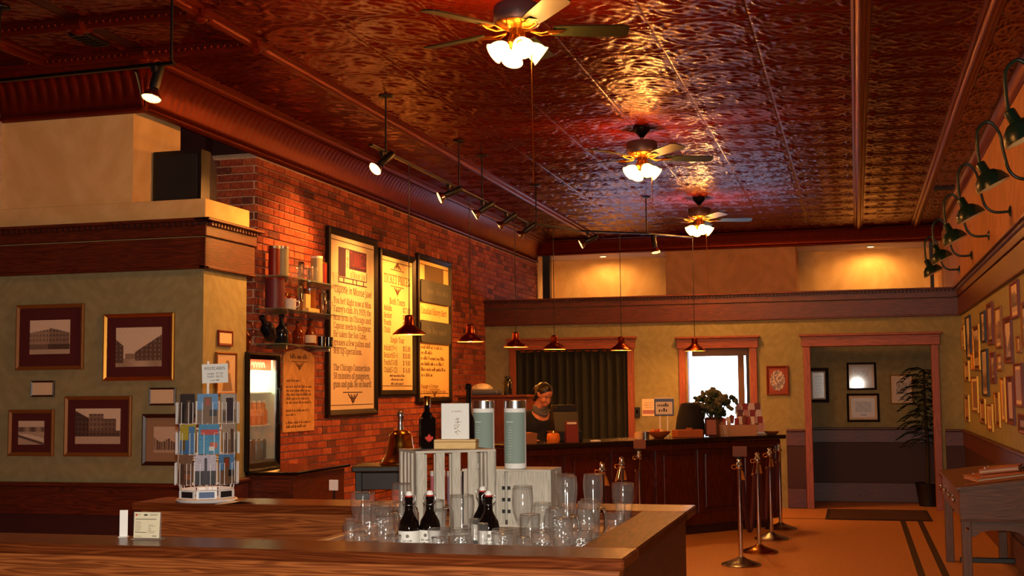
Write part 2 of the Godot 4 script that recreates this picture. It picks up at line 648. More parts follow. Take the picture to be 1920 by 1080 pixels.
func build_ceiling() -> void:
	var c := setting("ceiling", span(V(-6.6, CEIL + 0.004, -20.7), V(1.6, CEIL + 0.2, 4.0)), M.copper_back)
	var zones := [[-3.85, 0.05, 6], [0.155, 0.855, 1], [0.965, 1.245, 1], [-4.72, -3.95, 1]]
	var z0 := -3.35
	var d := 0.6667
	for zn in zones:
		var w: float = (zn[1] - zn[0]) / zn[2]
		var tm := tile_geo(w, d, 44 if w > 0.4 else 28)
		for k in zn[2]:
			for r in 24:
				part("tin_tile", tm, M.copper, c, V(zn[0] + w * (k + 0.5), CEIL, z0 - d * (r + 0.5)))
	# the bay on the left by the cream wall
	var tl := tile_geo(0.7, 0.68, 36)
	for ix in 2:
		for iz in 5:
			part("tin_tile", tl, M.copper, c, V(-5.17 - ix * 0.7, CEIL, -7.25 + iz * 0.7))
	# raised beams along the room
	for bx in [-3.9, 0.1, 0.91, -4.77]:
		var ln := 19.45 if bx > -4 else 11.8
		part("ceiling_beam", beam_geo(ln), M.copper_beam, c, V(bx, CEIL, -19.4))
	for bz in [-7.63, -6.88]:
		var b := part("ceiling_beam", beam_geo(1.85), M.copper_beam, c, V(-5.7, CEIL, bz), V(0, PI / 2, 0))
		for s in [-1, 1]:
			var bd := part("bead_row", bead_geo(1.8), M.copper_beam, b, V(s * 0.05, -0.03, 1.82), V(0, PI / 2, 0))
			bd.set_meta("kind", "stuff")
		for ex in [-3.9, -4.77]:
			var g := Geo.new()
			g.box(V(0, -0.035, 0), V(0.15, 0.07, 0.15), 0.02)
			g.lathe(P2([[0, -0.095], [0.03, -0.09], [0.05, -0.07], [0.05, -0.05]]), 12)
			part("corner_block", g, M.copper_beam, c, V(ex, CEIL, bz))
	for bx in [-5.55]:
		part("ceiling_beam", beam_geo(3.0), M.copper_beam, c, V(bx, CEIL, -7.6))
	# crown mouldings
	var prof := []
	for k in 13:
		var a := PI / 2 * k / 12.0
		prof.append(Vector2(0.2 * (1.0 - sin(a)) + 0.03, 0.3 * (1.0 - cos(a)) + 0.02))
	prof.push_front(Vector2(0.26, 0.0))
	prof.append_array([Vector2(0.045, 0.325), Vector2(0.045, 0.345), Vector2(0.02, 0.352), Vector2(0.0, 0.36)])
	var t1 := setting("trim_1", crown_geo(11.6, prof, 0.09, 0.014), M.copper_beam, V(-4.95, CEIL, -7.95))
	t1.rotation.y = PI / 2
	var t2 := setting("trim_2", crown_geo(1.2, prof, 0.09, 0.02, 0.015), M.copper_beam, V(-6.15, CEIL, -7.95))
	var cg := Geo.new()
	for k in prof.size() - 1:
		var p0: Vector2 = prof[k]
		var p1: Vector2 = prof[k + 1]
		for i in 10:
			var a0 := PI / 2 * i / 10.0
			var a1 := PI / 2 * (i + 1) / 10.0
			var rel := func(pp: Vector2, a: float, t: float) -> Vector3:
				var rr := pp.x + 0.02 * sin(PI * clampf((t - 0.1) / 0.7, 0.0, 1.0)) * absf(cos(a * 5.0))
				return V(cos(a) * rr, -pp.y, sin(a) * rr)
			var t0 := float(k) / prof.size()
			var t1_ := float(k + 1) / prof.size()
			cg.quad(rel.call(p1, a1, t1_), rel.call(p1, a0, t1_), rel.call(p0, a0, t0), rel.call(p0, a1, t0))
	part("corner_leaf", cg, M.copper_beam, t2, V(1.2, 0, 0))
	var t3 := setting("trim_3", crown_geo(6.24, prof, 0.09, 0.012), M.copper_beam, V(-4.95, CEIL - 0.02, -19.55))
	t3.scale = V(1, 0.62, 0.8)
	var t4 := setting("trim_4", crown_geo(23.0, prof, 0.09, 0.01, 0.045), M.copper_beam, V(1.29, CEIL, -19.55))
	t4.rotation.y = -PI / 2
	t4.scale = V(1, 0.35, 0.3)
	for vt in [[-4.93, -7.24, 0.13, 0.29, "by the left picture wall"], [1.09, -15.85, 0.24, 0.16, "above the back right corner"]]:
		var o := thing("ceiling_vent", "black rectangular air vent in the copper ceiling " + vt[4], "vent", V(vt[0], CEIL - 0.014, vt[1]))
		part("frame", one_box(V(vt[2], 0.02, vt[3]), 0.004), M.black, o)
		for k in 5:
			part("slat", one_box(V(vt[2] * 0.86, 0.006, 0.012), 0.0, V(0, -0.013, (k - 2) * vt[3] * 0.17)), M.black_metal, o)

# ---------------------------------------------------------------- brickwork
var brick_meshes := {}
func brick_mesh(l: float, h: float, d: float) -> ArrayMesh:
	var key := "%.3f" % l
	if not brick_meshes.has(key):
		var g := Geo.new()
		g.box(Vector3.ZERO, V(l, h, d), 0.004)
		brick_meshes[key] = g.mesh()
	return brick_meshes[key]

# bricks on a face: origin at its lower corner, running along dir, facing out; those for which own.call(s, y) is true become parts
func lay_bricks(host: Node3D, o: Vector3, dir: Vector3, out: Vector3, length: float, y0: float, y1: float, own: Callable) -> void:
	var bl := 0.203
	var bh := 0.0565
	var ch := 0.0675
	var b := Basis(dir, Vector3.UP, dir.cross(Vector3.UP))
	if b.z.dot(out) < 0: b = Basis(-dir, Vector3.UP, (-dir).cross(Vector3.UP))
	var rest := []
	for k in 5: rest.append(Geo.new())
	var rows := int((y1 - y0) / ch)
	for r in rows:
		var s := -0.1065 if r % 2 == 0 else 0.0
		var header := r % 6 == 5
		var L := 0.0965 if header else bl
		if header: s = 0.0
		var y := y0 + (r + 0.5) * ch
		while s < length:
			var a := maxf(s, 0.0)
			var e := minf(s + L, length)
			s += L + 0.01
			if e - a < 0.03: continue
			var l := snappedf(e - a, 0.005)
			var m := rng.randi_range(0, 9)
			var mi := 0 if m < 3 else (1 if m < 5 else (2 if m < 7 else (3 if m < 9 else 4)))
			var at: Vector3 = o + dir * ((a + e) * 0.5) + V(0, y, 0) + out * (0.004 + rng.randf() * 0.005)
			if own.call((a + e) * 0.5, y):
				var p := part("brick", brick_mesh(l, bh, 0.03), M.bricks[mi], host, at)
				p.basis = b
			else:
				rest[mi].box(at, V(l, bh, 0.03), 0.0, b)
	for k in 5:
		if rest[k].v.size() > 0:
			part("brickwork", rest[k], M.bricks[k], host).set_meta("kind", "stuff")

# ---------------------------------------------------------------- left side: partition, cream upper wall, brick wall
func fascia(called: String, length: float, at: Vector3, turn: float, ends := [0.0, 0.0]) -> Node3D:
	# band of dark wood with cap and dentils, runs along +x, faces +z, its bottom at y 0 (0.345 high)
	var t := setting(called, null, null, at)
	t.rotation.y = turn
	part("board", span(V(-ends[0] * 0.03, 0.0, -0.02), V(length + ends[1] * 0.03, 0.215, 0.03), 0.004), M.wood, t)
	part("upper_board", span(V(-ends[0] * 0.04, 0.222, -0.02), V(length + ends[1] * 0.04, 0.30, 0.042), 0.004), M.wood, t)
	part("bottom_bead", span(V(-ends[0] * 0.036, -0.012, -0.02), V(length + ends[1] * 0.036, 0.012, 0.036), 0.006), M.wood, t)
	part("cap", span(V(-ends[0] * 0.09, 0.325, -0.03), V(length + ends[1] * 0.09, 0.347, 0.09), 0.006), M.wood, t)
	part("backing", span(V(-ends[0] * 0.04, 0.30, -0.02), V(length + ends[1] * 0.04, 0.326, 0.044)), M.panel_dark, t)
	var g := Geo.new()
	var x := 0.0
	while x < length:
		g.box(V(x + 0.012, 0.311, 0.052), V(0.022, 0.026, 0.026), 0.0)
		x += 0.046
	part("dentils", g, M.wood, t).set_meta("kind", "stuff")
	return t

func wainscot(called: String, length: float, at: Vector3, turn: float, top := 0.915, rail := 0.2, base := 0.24) -> Node3D:
	var t := setting(called, null, null, at)
	t.rotation.y = turn
	part("cap_rail", span(V(0, top - 0.03, 0), V(length, top, 0.05), 0.008), M.wood, t)
	part("upper_rail", span(V(0, top - 0.03 - rail, 0), V(length, top - 0.032, 0.028), 0.004), M.wood, t)
	part("dark_panel", span(V(0, base, 0), V(length, top - 0.03 - rail, 0.012)), M.panel_dark, t)
	part("baseboard", span(V(0, 0, 0), V(length, base, 0.03), 0.006), M.wood, t)
	return t

func build_left_side() -> void:
	# green partition facing the camera and its short return
	var w := setting("wall_left", null, null)
	part("partition", span(V(-6.3, 0, -8.6), V(-4.45, 2.93, -7.95)), M.green, w)
	part("upper_block", span(V(-6.3, 2.93, -8.62), V(-5.04, CEIL, -7.96)), M.cream, w)
	part("parapet", span(V(-6.3, 2.5, -8.62), V(-4.44, 2.935, -7.945), 0.004), M.cream, w)
	fascia("trim_5", 1.70, V(-6.15, 2.44, -7.945), 0.0, [0.0, 1.0])
	fascia("trim_6", 0.70, V(-4.45, 2.44, -7.945), PI / 2, [1.0, 1.0])
	wainscot("trim_7", 1.70, V(-6.15, 0, -7.95), 0.0)
	wainscot("trim_8", 0.65, V(-4.45, 0, -7.95), PI / 2)
	# brick wall along the room with its end turned to the camera
	var b := setting("wall_brick", null, null)
	part("wall_core", span(V(-5.4, 0, -19.6), V(-4.96, 3.62, -9.74)), M.mortar, b)
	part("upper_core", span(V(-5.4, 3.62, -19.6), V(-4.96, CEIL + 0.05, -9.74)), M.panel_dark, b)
	lay_bricks(b, V(-4.96, 0, -9.735), V(0, 0, -1), V(1, 0, 0), 9.86, 0.0, 3.62, func(s: float, y: float) -> bool: return s < 1.36 and y > 0.82 and y < 3.62)
	lay_bricks(b, V(-5.4, 0, -9.74), V(1, 0, 0), V(0, 0, 1), 0.45, 0.0, 3.62, func(s: float, y: float) -> bool: return s > 0.2 and y > 2.9)
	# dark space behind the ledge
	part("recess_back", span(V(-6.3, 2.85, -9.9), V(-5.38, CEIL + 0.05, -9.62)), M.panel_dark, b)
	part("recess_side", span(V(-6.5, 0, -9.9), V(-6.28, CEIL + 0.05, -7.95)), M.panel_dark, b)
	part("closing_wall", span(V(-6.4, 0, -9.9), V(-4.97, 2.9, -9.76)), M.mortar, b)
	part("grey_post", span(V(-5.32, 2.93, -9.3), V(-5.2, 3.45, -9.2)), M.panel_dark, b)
	# brick return of the room in front of the partition (the strip at the frame's left edge)
	var f := setting("wall_front_left", null, null)
	part("wall_core", span(V(-6.5, 0, -8.0), V(-6.16, CEIL, 4.0)), M.mortar, f)
	lay_bricks(f, V(-6.16, 0, -7.9), V(0, 0, 1), V(1, 0, 0), 4.5, 0.0, 3.95, func(s: float, y: float) -> bool: return s < 0.25 and y > 0.9)
	# black cabinet standing on the ledge
	var tv := thing("loudspeaker", "black box loudspeaker on the cream ledge beside the brick wall", "speaker", V(-4.82, 2.948, -8.28), 0.0)
	var g := Geo.new()
	g.prism(P2([[-0.2, 0.0], [0.2, 0.0], [0.2, 0.40], [-0.2, 0.40]]), -0.05, 0.08)
	part("front_shell", g, M.black, tv)
	var g2 := Geo.new()
	var q := [V(-0.2, 0, -0.05), V(0.2, 0, -0.05), V(0.2, 0.4, -0.05), V(-0.2, 0.4, -0.05), V(-0.1, 0.04, -0.3), V(0.12, 0.04, -0.3), V(0.12, 0.34, -0.3), V(-0.1, 0.34, -0.3)]
	g2.quad(q[1], q[5], q[6], q[2]); g2.quad(q[4], q[0], q[3], q[7]); g2.quad(q[3], q[2], q[6], q[7]); g2.quad(q[0], q[4], q[5], q[1]); g2.quad(q[5], q[4], q[7], q[6])
	part("rear_shell", g2, M.black, tv)
	part("grille", one_box(V(0.34, 0.34, 0.012), 0.005, V(0, 0.2, 0.084)), M.cloth_dark, tv)
	part("base_tray", one_box(V(0.3, 0.012, 0.3), 0.003, V(0.0, -0.006, -0.05)), M.white, tv)

# ---------------------------------------------------------------- partition across the back
func casing(t: Node3D, x0: float, x1: float, y1: float, z: float, w := 0.09, head := 0.16) -> void:
	part("jamb", span(V(x0, 0, z), V(x0 + w, y1 - head, z + 0.035), 0.005), M.trim, t)
	part("jamb", span(V(x1 - w, 0, z), V(x1, y1 - head, z + 0.035), 0.005), M.trim, t)
	part("head_casing", span(V(x0 - 0.02, y1 - head, z), V(x1 + 0.02, y1 - 0.03, z + 0.045), 0.005), M.trim_h, t)
	part("head_cap", span(V(x0 - 0.045, y1 - 0.03, z), V(x1 + 0.045, y1, z + 0.075), 0.006), M.trim_h, t)

func build_back_partition() -> void:
	var zf := -16.6
	var zk := -16.76
	var w := setting("wall_back", null, null)
	var cols := [[-4.95, -4.5], [-2.95, -2.15], [-1.34, -0.57], [0.93, 1.29]]
	for c in cols: part("wall_panel", span(V(c[0], 0, zk), V(c[1], 2.62, zf)), M.green, w)
	part("wall_panel", span(V(-4.5, 2.1, zk), V(-2.95, 2.62, zf)), M.green, w)
	part("wall_panel", span(V(-2.15, 2.07, zk), V(-1.34, 2.62, zf)), M.green, w)
	part("wall_panel", span(V(-2.15, 0, zk), V(-1.34, 0.95, zf)), M.green, w)
	part("wall_panel", span(V(-0.57, 2.07, zk), V(0.93, 2.62, zf)), M.green, w)
	part("wall_top", span(V(-4.95, 2.62, zk), V(1.29, 2.775, zf)), M.green, w)
	fascia("trim_9", 6.24, V(-4.95, 2.44, zf), 0.0)
	var d1 := setting("door_1", null, null)
	casing(d1, -0.65, 1.01, 2.23, zf)
	part("lining", span(V(-0.58, 0, zk - 0.01), V(-0.565, 2.07, zf)), M.trim, d1)
	part("lining", span(V(0.925, 0, zk - 0.01), V(0.94, 2.07, zf)), M.trim, d1)
	var w1 := setting("window_1", null, null)
	casing(w1, -2.26, -1.24, 2.23, zf)
	part("lining", span(V(-2.16, 0.95, zk - 0.01), V(-2.145, 2.07, zf)), M.trim, w1)
	part("lining", span(V(-1.345, 0.95, zk - 0.01), V(-1.33, 2.07, zf)), M.trim, w1)
	part("roller_blind", span(V(-2.1, 1.97, zk + 0.03), V(-1.36, 2.07, zk + 0.07), 0.01), mat(c8(112, 98, 92), 0.8), w1)
	part("sash_post", span(V(-1.5, 0.96, zk + 0.02), V(-1.42, 1.97, zk + 0.06), 0.004), mat(c8(96, 74, 62), 0.7), w1)
	part("sill", span(V(-2.3, 0.93, zk - 0.03), V(-1.2, 0.96, zf + 0.06), 0.006), M.trim_h, w1)
	var d2 := setting("door_2", null, null)
	casing(d2, -4.59, -2.86, 2.25, zf)
	# dark curtain hung in the wide doorway
	var cu := thing("doorway_curtain", "dark green pleated curtain filling the wide doorway behind the bar", "curtain", V(-3.725, 0, -16.63))
	var pts := []
	var n := 90
	for k in n + 1:
		var x := -0.775 + 1.55 * k / n
		pts.append(V(x, 0, 0.028 * sin(k * 0.95) + 0.012 * sin(k * 0.37 + 1.0)))
	var g := Geo.new()
	for k in n:
		var a: Vector3 = pts[k]
		var b: Vector3 = pts[k + 1]
		var up := V(0, 2.095, 0)
		var nn := V(-(b.z - a.z), 0, b.x - a.x).normalized()
		g.tri(a, b, b + up, nn, nn, nn); g.tri(a, b + up, a + up, nn, nn, nn)
		var off := -nn * 0.006
		g.tri(b + off, a + off, a + up + off, -nn, -nn, -nn); g.tri(b + off, a + up + off, b + up + off, -nn, -nn, -nn)
	part("drape", g, mat(c8(34, 38, 32), 0.95), cu)
	var rg := Geo.new()
	rg.tube([V(-0.77, 2.07, 0), V(0.77, 2.07, 0)], 0.012, 8)
	part("curtain_rod", rg, M.brass, cu)
	wainscot("trim_10", 0.24, V(-0.89, 0, zf), 0.0, 1.01, 0.18, 0.25)
	wainscot("trim_11", 0.235, V(1.055, 0, zf), 0.0, 1.01, 0.18, 0.25)

# ---------------------------------------------------------------- the hall behind the partition
func build_back_hall() -> void:
	# corridor wall seen through the doorway
	var c := setting("wall_corridor", span(V(-0.9, 0, -17.82), V(1.29, 2.62, -17.66)), M.green)
	wainscot("trim_12", 2.19, V(-0.9, 0, -17.66), 0.0, 1.0, 0.17, 0.26)
	setting("wall_hall_divider", span(V(-1.0, 0, -17.82), V(-0.9, 2.62, -16.76)), M.green)
	# upper rear wall with bulkhead, pier and two lit recesses
	var r := setting("wall_rear", null, null)
	part("bulkhead", span(V(-4.95, 3.72, -19.75), V(1.29, CEIL, -19.55)), M.copper_beam, r)
	part("pier", span(V(-2.85, 2.4, -20.6), V(-0.84, 3.73, -19.6)), M.tan_wall, r)
	part("soffit_board", span(V(-4.95, 3.725, -20.6), V(-2.85, 3.76, -19.6)), M.soffit, r)
	part("soffit_board", span(V(-0.84, 3.725, -20.6), V(1.29, 3.76, -19.6)), M.soffit, r)
	part("upper_wall", span(V(-4.95, 2.4, -20.75), V(1.29, 3.95, -20.6)), M.cream, r)
	part("lower_wall", span(V(-4.95, 0, -20.75), V(-4.3, 2.95, -20.6)), M.cream, r)
	part("lower_wall", span(V(-0.8, 0, -20.75), V(1.29, 2.95, -20.6)), M.cream, r)
	part("side_wall", span(V(-5.1, 0, -20.75), V(-4.96, 3.95, -19.6)), M.cream, r)
	part("corner_post", span(V(-4.86, 2.4, -19.75), V(-4.74, 3.72, -19.62)), M.black, r)
	part("corner_post", span(V(1.12, 2.4, -19.75), V(1.17, 3.72, -19.62)), M.black, r)
	# street windows of the hall
	var wn := setting("window_2", null, null)
	for x in [-4.3, -3.7, -2.72, -1.72, -0.86]: part("mullion", span(V(x, 0, -20.72), V(x + 0.06, 2.4, -20.64)), M.frame_dark, wn)
	part("transom", span(V(-4.3, 2.34, -20.72), V(-0.8, 2.4, -20.64)), M.frame_dark, wn)
	part("kick_rail", span(V(-4.3, 0, -20.72), V(-0.8, 0.25, -20.64)), M.frame_dark, wn)
	for x in [-4.24, -3.64, -2.66, -1.66]: part("pane", span(V(x, 0.25, -20.69), V(x + (0.8 if x > -1.7 else (0.54 if x < -4 else 0.92)), 2.34, -20.684)), M.pane, wn)
	for dl in [[-3.95, -20.1, "left"], [0.28, -20.15, "right"]]:
		var o := thing("recessed_downlight", "small lit recessed downlight in the %s soffit above the back partition" % dl[2], "light", V(dl[0], 3.722, dl[1]))
		var g := Geo.new()
		g.lathe(P2([[0.05, 0.004], [0.062, 0.0], [0.062, -0.006], [0.05, -0.006]]), 20)
		part("trim_ring", g, M.white, o)
		var g2 := Geo.new()
		g2.lathe(P2([[0.0, -0.003], [0.05, -0.003], [0.05, 0.0], [0.0, 0.0]]), 20)
		part("lamp", g2, glow(Color(1, 0.8, 0.5), 9.0), o)
		spot(o, V(0, -0.02, 0), V(0, -1, -0.12), Color(1, 0.72, 0.40), 1.1, 84.0, 0.05, 0.5)

# ---------------------------------------------------------------- right wall, room behind the camera, floor
func build_right_wall() -> void:
	var r := setting("wall_right", null, null)
	part("upper_wall", span(V(1.29, 2.775, -20.75), V(1.5, CEIL + 0.1, 4.0)), M.tan_wall, r)
	part("green_wall", span(V(1.29, 0, -20.75), V(1.5, 2.775, 4.0)), M.green, r)
	fascia("trim_13", 19.0, V(1.29, 2.44, -16.6 + 19.0), 0.0).rotation.y = -PI / 2
	get_node("trim_13").position = V(1.29, 2.44, -16.6)
	var t := wainscot("trim_14", 18.0, V(1.29, 0, -16.6), -PI / 2, 1.01, 0.18, 0.25)
	setting("wall_behind", span(V(-6.6, 0, 3.4), V(1.5, CEIL + 0.1, 3.6)), M.cream)

func build_floor() -> void:
	var f := setting("floor", span(V(-6.6, -0.2, -20.75), V(1.5, 0.0, 4.0)), M.floor)
	for s in [[0.44, 0.50], [0.63, 0.69]]:
		part("dark_stripe", span(V(s[0], -0.004, -15.3), V(s[1], 0.0012, 2.5)), M.stripe, f)
	part("dark_stripe", span(V(-4.4, -0.004, -15.36), V(0.69, 0.0012, -15.3)), M.stripe, f)
	setting("pavement", span(V(-30, -0.3, -50), V(30, -0.21, -20.75)), mat(c8(150, 150, 150), 0.9))
	var m := thing("door_mat", "dark brown mat on the tan floor before the open doorway", "mat", V(0.2, 0, -15.85))
	part("mat_body", span(V(-0.56, 0.0012, -0.62), V(0.56, 0.012, 0.55), 0.004), mat(c8(66, 34, 24), 0.95), m)
	part("rubber_edge", frame_geo(1.2, 1.26, 0.04, 0.009), mat(c8(40, 24, 20), 0.9), m, V(0, 0.0012, -0.035), V(-PI / 2, 0, 0))

# ---------------------------------------------------------------- ceiling fans with tulip lamps
const FAN_E := 0.8
func make_fan(label: String, at: Vector3, turn: float, chain: float) -> void:
	var f := thing("ceiling_fan", label, "ceiling fan", at, turn, "ceiling fans along the room")
	var g := Geo.new()
	g.lathe(P2([[0.0, -0.09], [0.02, -0.09], [0.035, -0.07], [0.075, -0.03], [0.082, 0.0], [0, 0]]), 24)
	part("canopy", g, M.black_metal, f)
	g = Geo.new()
	g.tube([V(0, -0.08, 0), V(0, -0.14, 0)], 0.013, 10)
	part("downrod", g, M.chrome, f)
	g = Geo.new()
	g.lathe(P2([[0, -0.25], [0.1, -0.25], [0.135, -0.24], [0.142, -0.225], [0.142, -0.145], [0.13, -0.13], [0.03, -0.125], [0, -0.125]]), 32)
	part("motor_housing", g, mat(c8(96, 78, 80), 0.45, 0.4), f)
	g = Geo.new()
	g.lathe(P2([[0.05, -0.275], [0.1, -0.265], [0.13, -0.25], [0.137, -0.24]]), 32)
	part("brass_ring", g, M.brass, f)
	g = Geo.new()
	g.lathe(P2([[0, -0.40], [0.03, -0.40], [0.055, -0.38], [0.06, -0.34], [0.045, -0.31], [0.045, -0.275], [0, -0.275]]), 20)
	part("lamp_hub", g, M.brass, f)
	for k in 5:
		var a := deg_to_rad(18.0 + 72.0 * k)
		var b := Basis(Vector3.UP, a)
		g = Geo.new()
		for s in [-1, 1]:
			g.tube([b * V(0.08, -0.285, 0), b * V(0.14, -0.3, s * 0.025), b * V(0.2, -0.29, s * 0.04), b * V(0.25, -0.285, s * 0.015)], 0.007, 6)
		g.box(b * V(0.23, -0.287, 0), V(0.09, 0.005, 0.07), 0.001, b)
		part("blade_iron", g, M.brass, f)
		g = Geo.new()
		var poly := P2([[0.21, -0.055], [0.3, -0.062], [0.62, -0.072], [0.655, -0.06], [0.665, -0.03], [0.665, 0.03], [0.655, 0.06], [0.62, 0.072], [0.3, 0.062], [0.21, 0.055]])
		g.prism(poly, -0.004, 0.004, Transform3D(b * Basis(Vector3.RIGHT, PI / 2 - 0.2), b * V(0, -0.28, 0)))
		part("fan_blade", g, mat(c8(12, 22, 10), 0.4), f)
	for k in 4:
		var a := deg_to_rad(28.0 + 90.0 * k)
		var b := Basis(Vector3.UP, a) * Basis(Vector3.BACK, 0.95)
		var o := Basis(Vector3.UP, a) * V(0.05, -0.36, 0)
		g = Geo.new()
		g.tube([Basis(Vector3.UP, a) * V(0.02, -0.35, 0), o + b * V(0, -0.025, 0)], 0.016, 10)
		part("lamp_arm", g, M.brass, f)
		g = Geo.new()
		var pr := P2([[0.02, -0.015], [0.036, -0.03], [0.05, -0.055], [0.056, -0.08], [0.056, -0.1], [0.066, -0.118], [0.064, -0.119], [0.053, -0.1], [0.052, -0.08], [0.046, -0.055], [0.033, -0.032], [0.02, -0.018]])
		pr.reverse()
		g.lathe(pr, 20, Transform3D(b, o), -1.0)
		var sh := part("lamp_shade", g, glow(Color(1.0, 0.78, 0.42), 6.0), f)
		g = Geo.new()
		g.lathe(P2([[0, -0.112], [0.02, -0.105], [0.03, -0.085], [0.025, -0.06], [0.014, -0.035], [0, -0.03]]), 12, Transform3D(b, o), -1.0)
		part("bulb", g, glow(Color(1.0, 0.8, 0.45), 12.0), sh)
		omni(f, o + b * V(0, -0.08, 0), WARM, FAN_E, 0.04)
	if chain > 0.0:
		g = Geo.new()
		g.tube([V(0.085, -0.39, 0.0), V(0.088, -0.42 - chain, 0.0)], 0.0035, 6)
		part("pull_chain", g, M.brass, f)

func build_fans() -> void:
	make_fan("ceiling fan with lit tulip lamps, nearest and topmost in view", V(-1.87, CEIL, -7.0), 0.0, 0.78)
	make_fan("ceiling fan with lit tulip lamps, middle one of the row", V(-1.84, CEIL, -11.3), 0.06, 0.34)
	make_fan("ceiling fan with lit tulip lamps, farthest above the hanging bar lamps", V(-1.85, CEIL, -15.75), -0.05, 0.9)

# ---------------------------------------------------------------- track lighting
const SPOT_E := 7.0
# one track head: a clip on the track, black cylinder, flared bulb; local aim is where it shines (world)
func track_head(label: String, clip: Vector3, aim: Vector3, drop: float, e: float, cone := 30.0, glow_e := 6.0) -> void:
	var h := thing("track_spotlight", label, "spotlight", clip, 0.0, "black track spotlights")
	var d := (aim - (clip + V(0, -drop, 0))).normalized()
	var b := Basis.looking_at(d, Vector3.UP if absf(d.y) < 0.95 else Vector3.RIGHT) * Basis(Vector3.RIGHT, -PI / 2)   # local +y runs against the beam... -y is the beam
	b = Basis.looking_at(d, Vector3.UP if absf(d.y) < 0.95 else Vector3.RIGHT) * Basis(Vector3.RIGHT, PI / 2)
	var o := V(0, -drop, 0)
	var g := Geo.new()
	g.box(V(0, -0.03, 0), V(0.035, 0.038, 0.05), 0.004)
	g.tube([V(0, -0.02, 0), V(0, -drop + 0.01, 0)], 0.008, 8)
	part("track_clip", g, M.black, h)
	g = Geo.new()
	g.lathe(P2([[0, -0.03], [0.028, -0.03], [0.03, -0.02], [0.03, 0.13], [0.024, 0.14], [0, 0.14]]), 18, Transform3D(b, o))
	part("lamp_barrel", g, M.black, h)
	g = Geo.new()
	g.lathe(P2([[0.02, -0.03], [0.03, -0.045], [0.052, -0.075], [0.06, -0.092], [0.058, -0.096]]), 20, Transform3D(b, o), -1.0)
	part("bulb_reflector", g, M.chrome, h)
	g = Geo.new()
	g.lathe(P2([[0.0, -0.1], [0.05, -0.096], [0.056, -0.09], [0.0, -0.086]]), 20, Transform3D(b, o), -1.0)
	part("bulb", g, glow(Color(1.0, 0.74, 0.36), glow_e), h)
	var s := spot(h, o + b * V(0, -0.106, 0), o + b * V(0, -1.2, 0), WARM, e, cone, 0.05, 1.0)

func track_bar(called_label: String, pts: Array, rods: Array) -> void:
	var t := thing("light_track", called_label, "light track", pts[0])
	var g := Geo.new()
	for k in pts.size() - 1:
		var a: Vector3 = pts[k] - pts[0]
		var b: Vector3 = pts[k + 1] - pts[0]
		var d := (b - a).normalized()
		g.box((a + b) * 0.5, V(0.035, 0.02, a.distance_to(b)), 0.003, Basis.looking_at(d))
	part("rail", g, M.black_metal, t)
	for r in rods:
		var p: Vector3 = r - pts[0]
		var g2 := Geo.new()
		g2.tube([p, V(p.x, CEIL - pts[0].y - 0.012, p.z)], 0.008, 8)
		part("hanger_rod", g2, M.black_metal, t)
		g2 = Geo.new()
		g2.lathe(P2([[0, -0.02], [0.03, -0.018], [0.06, -0.008], [0.062, -0.001], [0, -0.001]]), 16, Transform3D(Basis(), V(p.x, CEIL - pts[0].y - 0.006, p.z)))
		part("ceiling_plate", g2, M.black_metal, t)

func build_tracks() -> void:
	var y := 3.48
	track_bar("long black lighting track that bends over the bar", [V(-3.62, y, -9.05), V(-3.62, y, -13.9), V(-3.2, y, -14.85), V(-2.45, y, -15.4), V(-1.97, y, -16.0)],
		[V(-3.62, y, -9.38), V(-3.62, y, -11.32), V(-3.62, y, -12.09), V(-3.55, y, -14.05), V(-2.47, y, -15.4)])
	track_bar("short black lighting track above the left picture wall", [V(-3.8, y, -6.42), V(-6.1, y, -6.52)], [V(-3.82, y, -6.42), V(-5.05, y, -6.475)])
	track_head("black spotlight with flared bulb over the left picture wall", V(-3.92, y, -6.41), V(-4.1, 1.0, -5.7), 0.12, SPOT_E * 0.7, 56.0, 7.0)
	track_head("glaring spotlight at the near end of the long track", V(-3.62, y, -9.3), V(-4.3, 2.3, -8.2), 0.1, SPOT_E * 0.8, 36.0, 14.0)
	track_head("second spotlight from the near end of the long track", V(-3.62, y, -11.0), V(-4.93, 2.75, -10.4), 0.1, SPOT_E, 28.0)
	track_head("third spotlight from the near end of the long track", V(-3.62, y, -12.1), V(-4.93, 2.55, -11.7), 0.1, SPOT_E, 26.0)
	track_head("fourth spotlight from the near end of the long track", V(-3.62, y, -13.0), V(-4.93, 2.5, -12.8), 0.1, SPOT_E * 1.2, 26.0)
	track_head("fifth spotlight from the near end, before the track bends", V(-3.62, y, -13.85), V(-4.93, 2.5, -13.7), 0.1, SPOT_E * 1.0, 26.0)
	track_head("spotlight after the bend of the long track, turned to the brick", V(-3.12, y, -14.91), V(-4.93, 2.4, -14.4), 0.12, SPOT_E * 1.2, 28.0)
	track_head("spotlight on the far stretch of track, turned down to the bar", V(-2.38, y, -15.48), V(-2.0, 0.9, -15.2), 0.14, SPOT_E * 0.7, 30.0, 4.0)

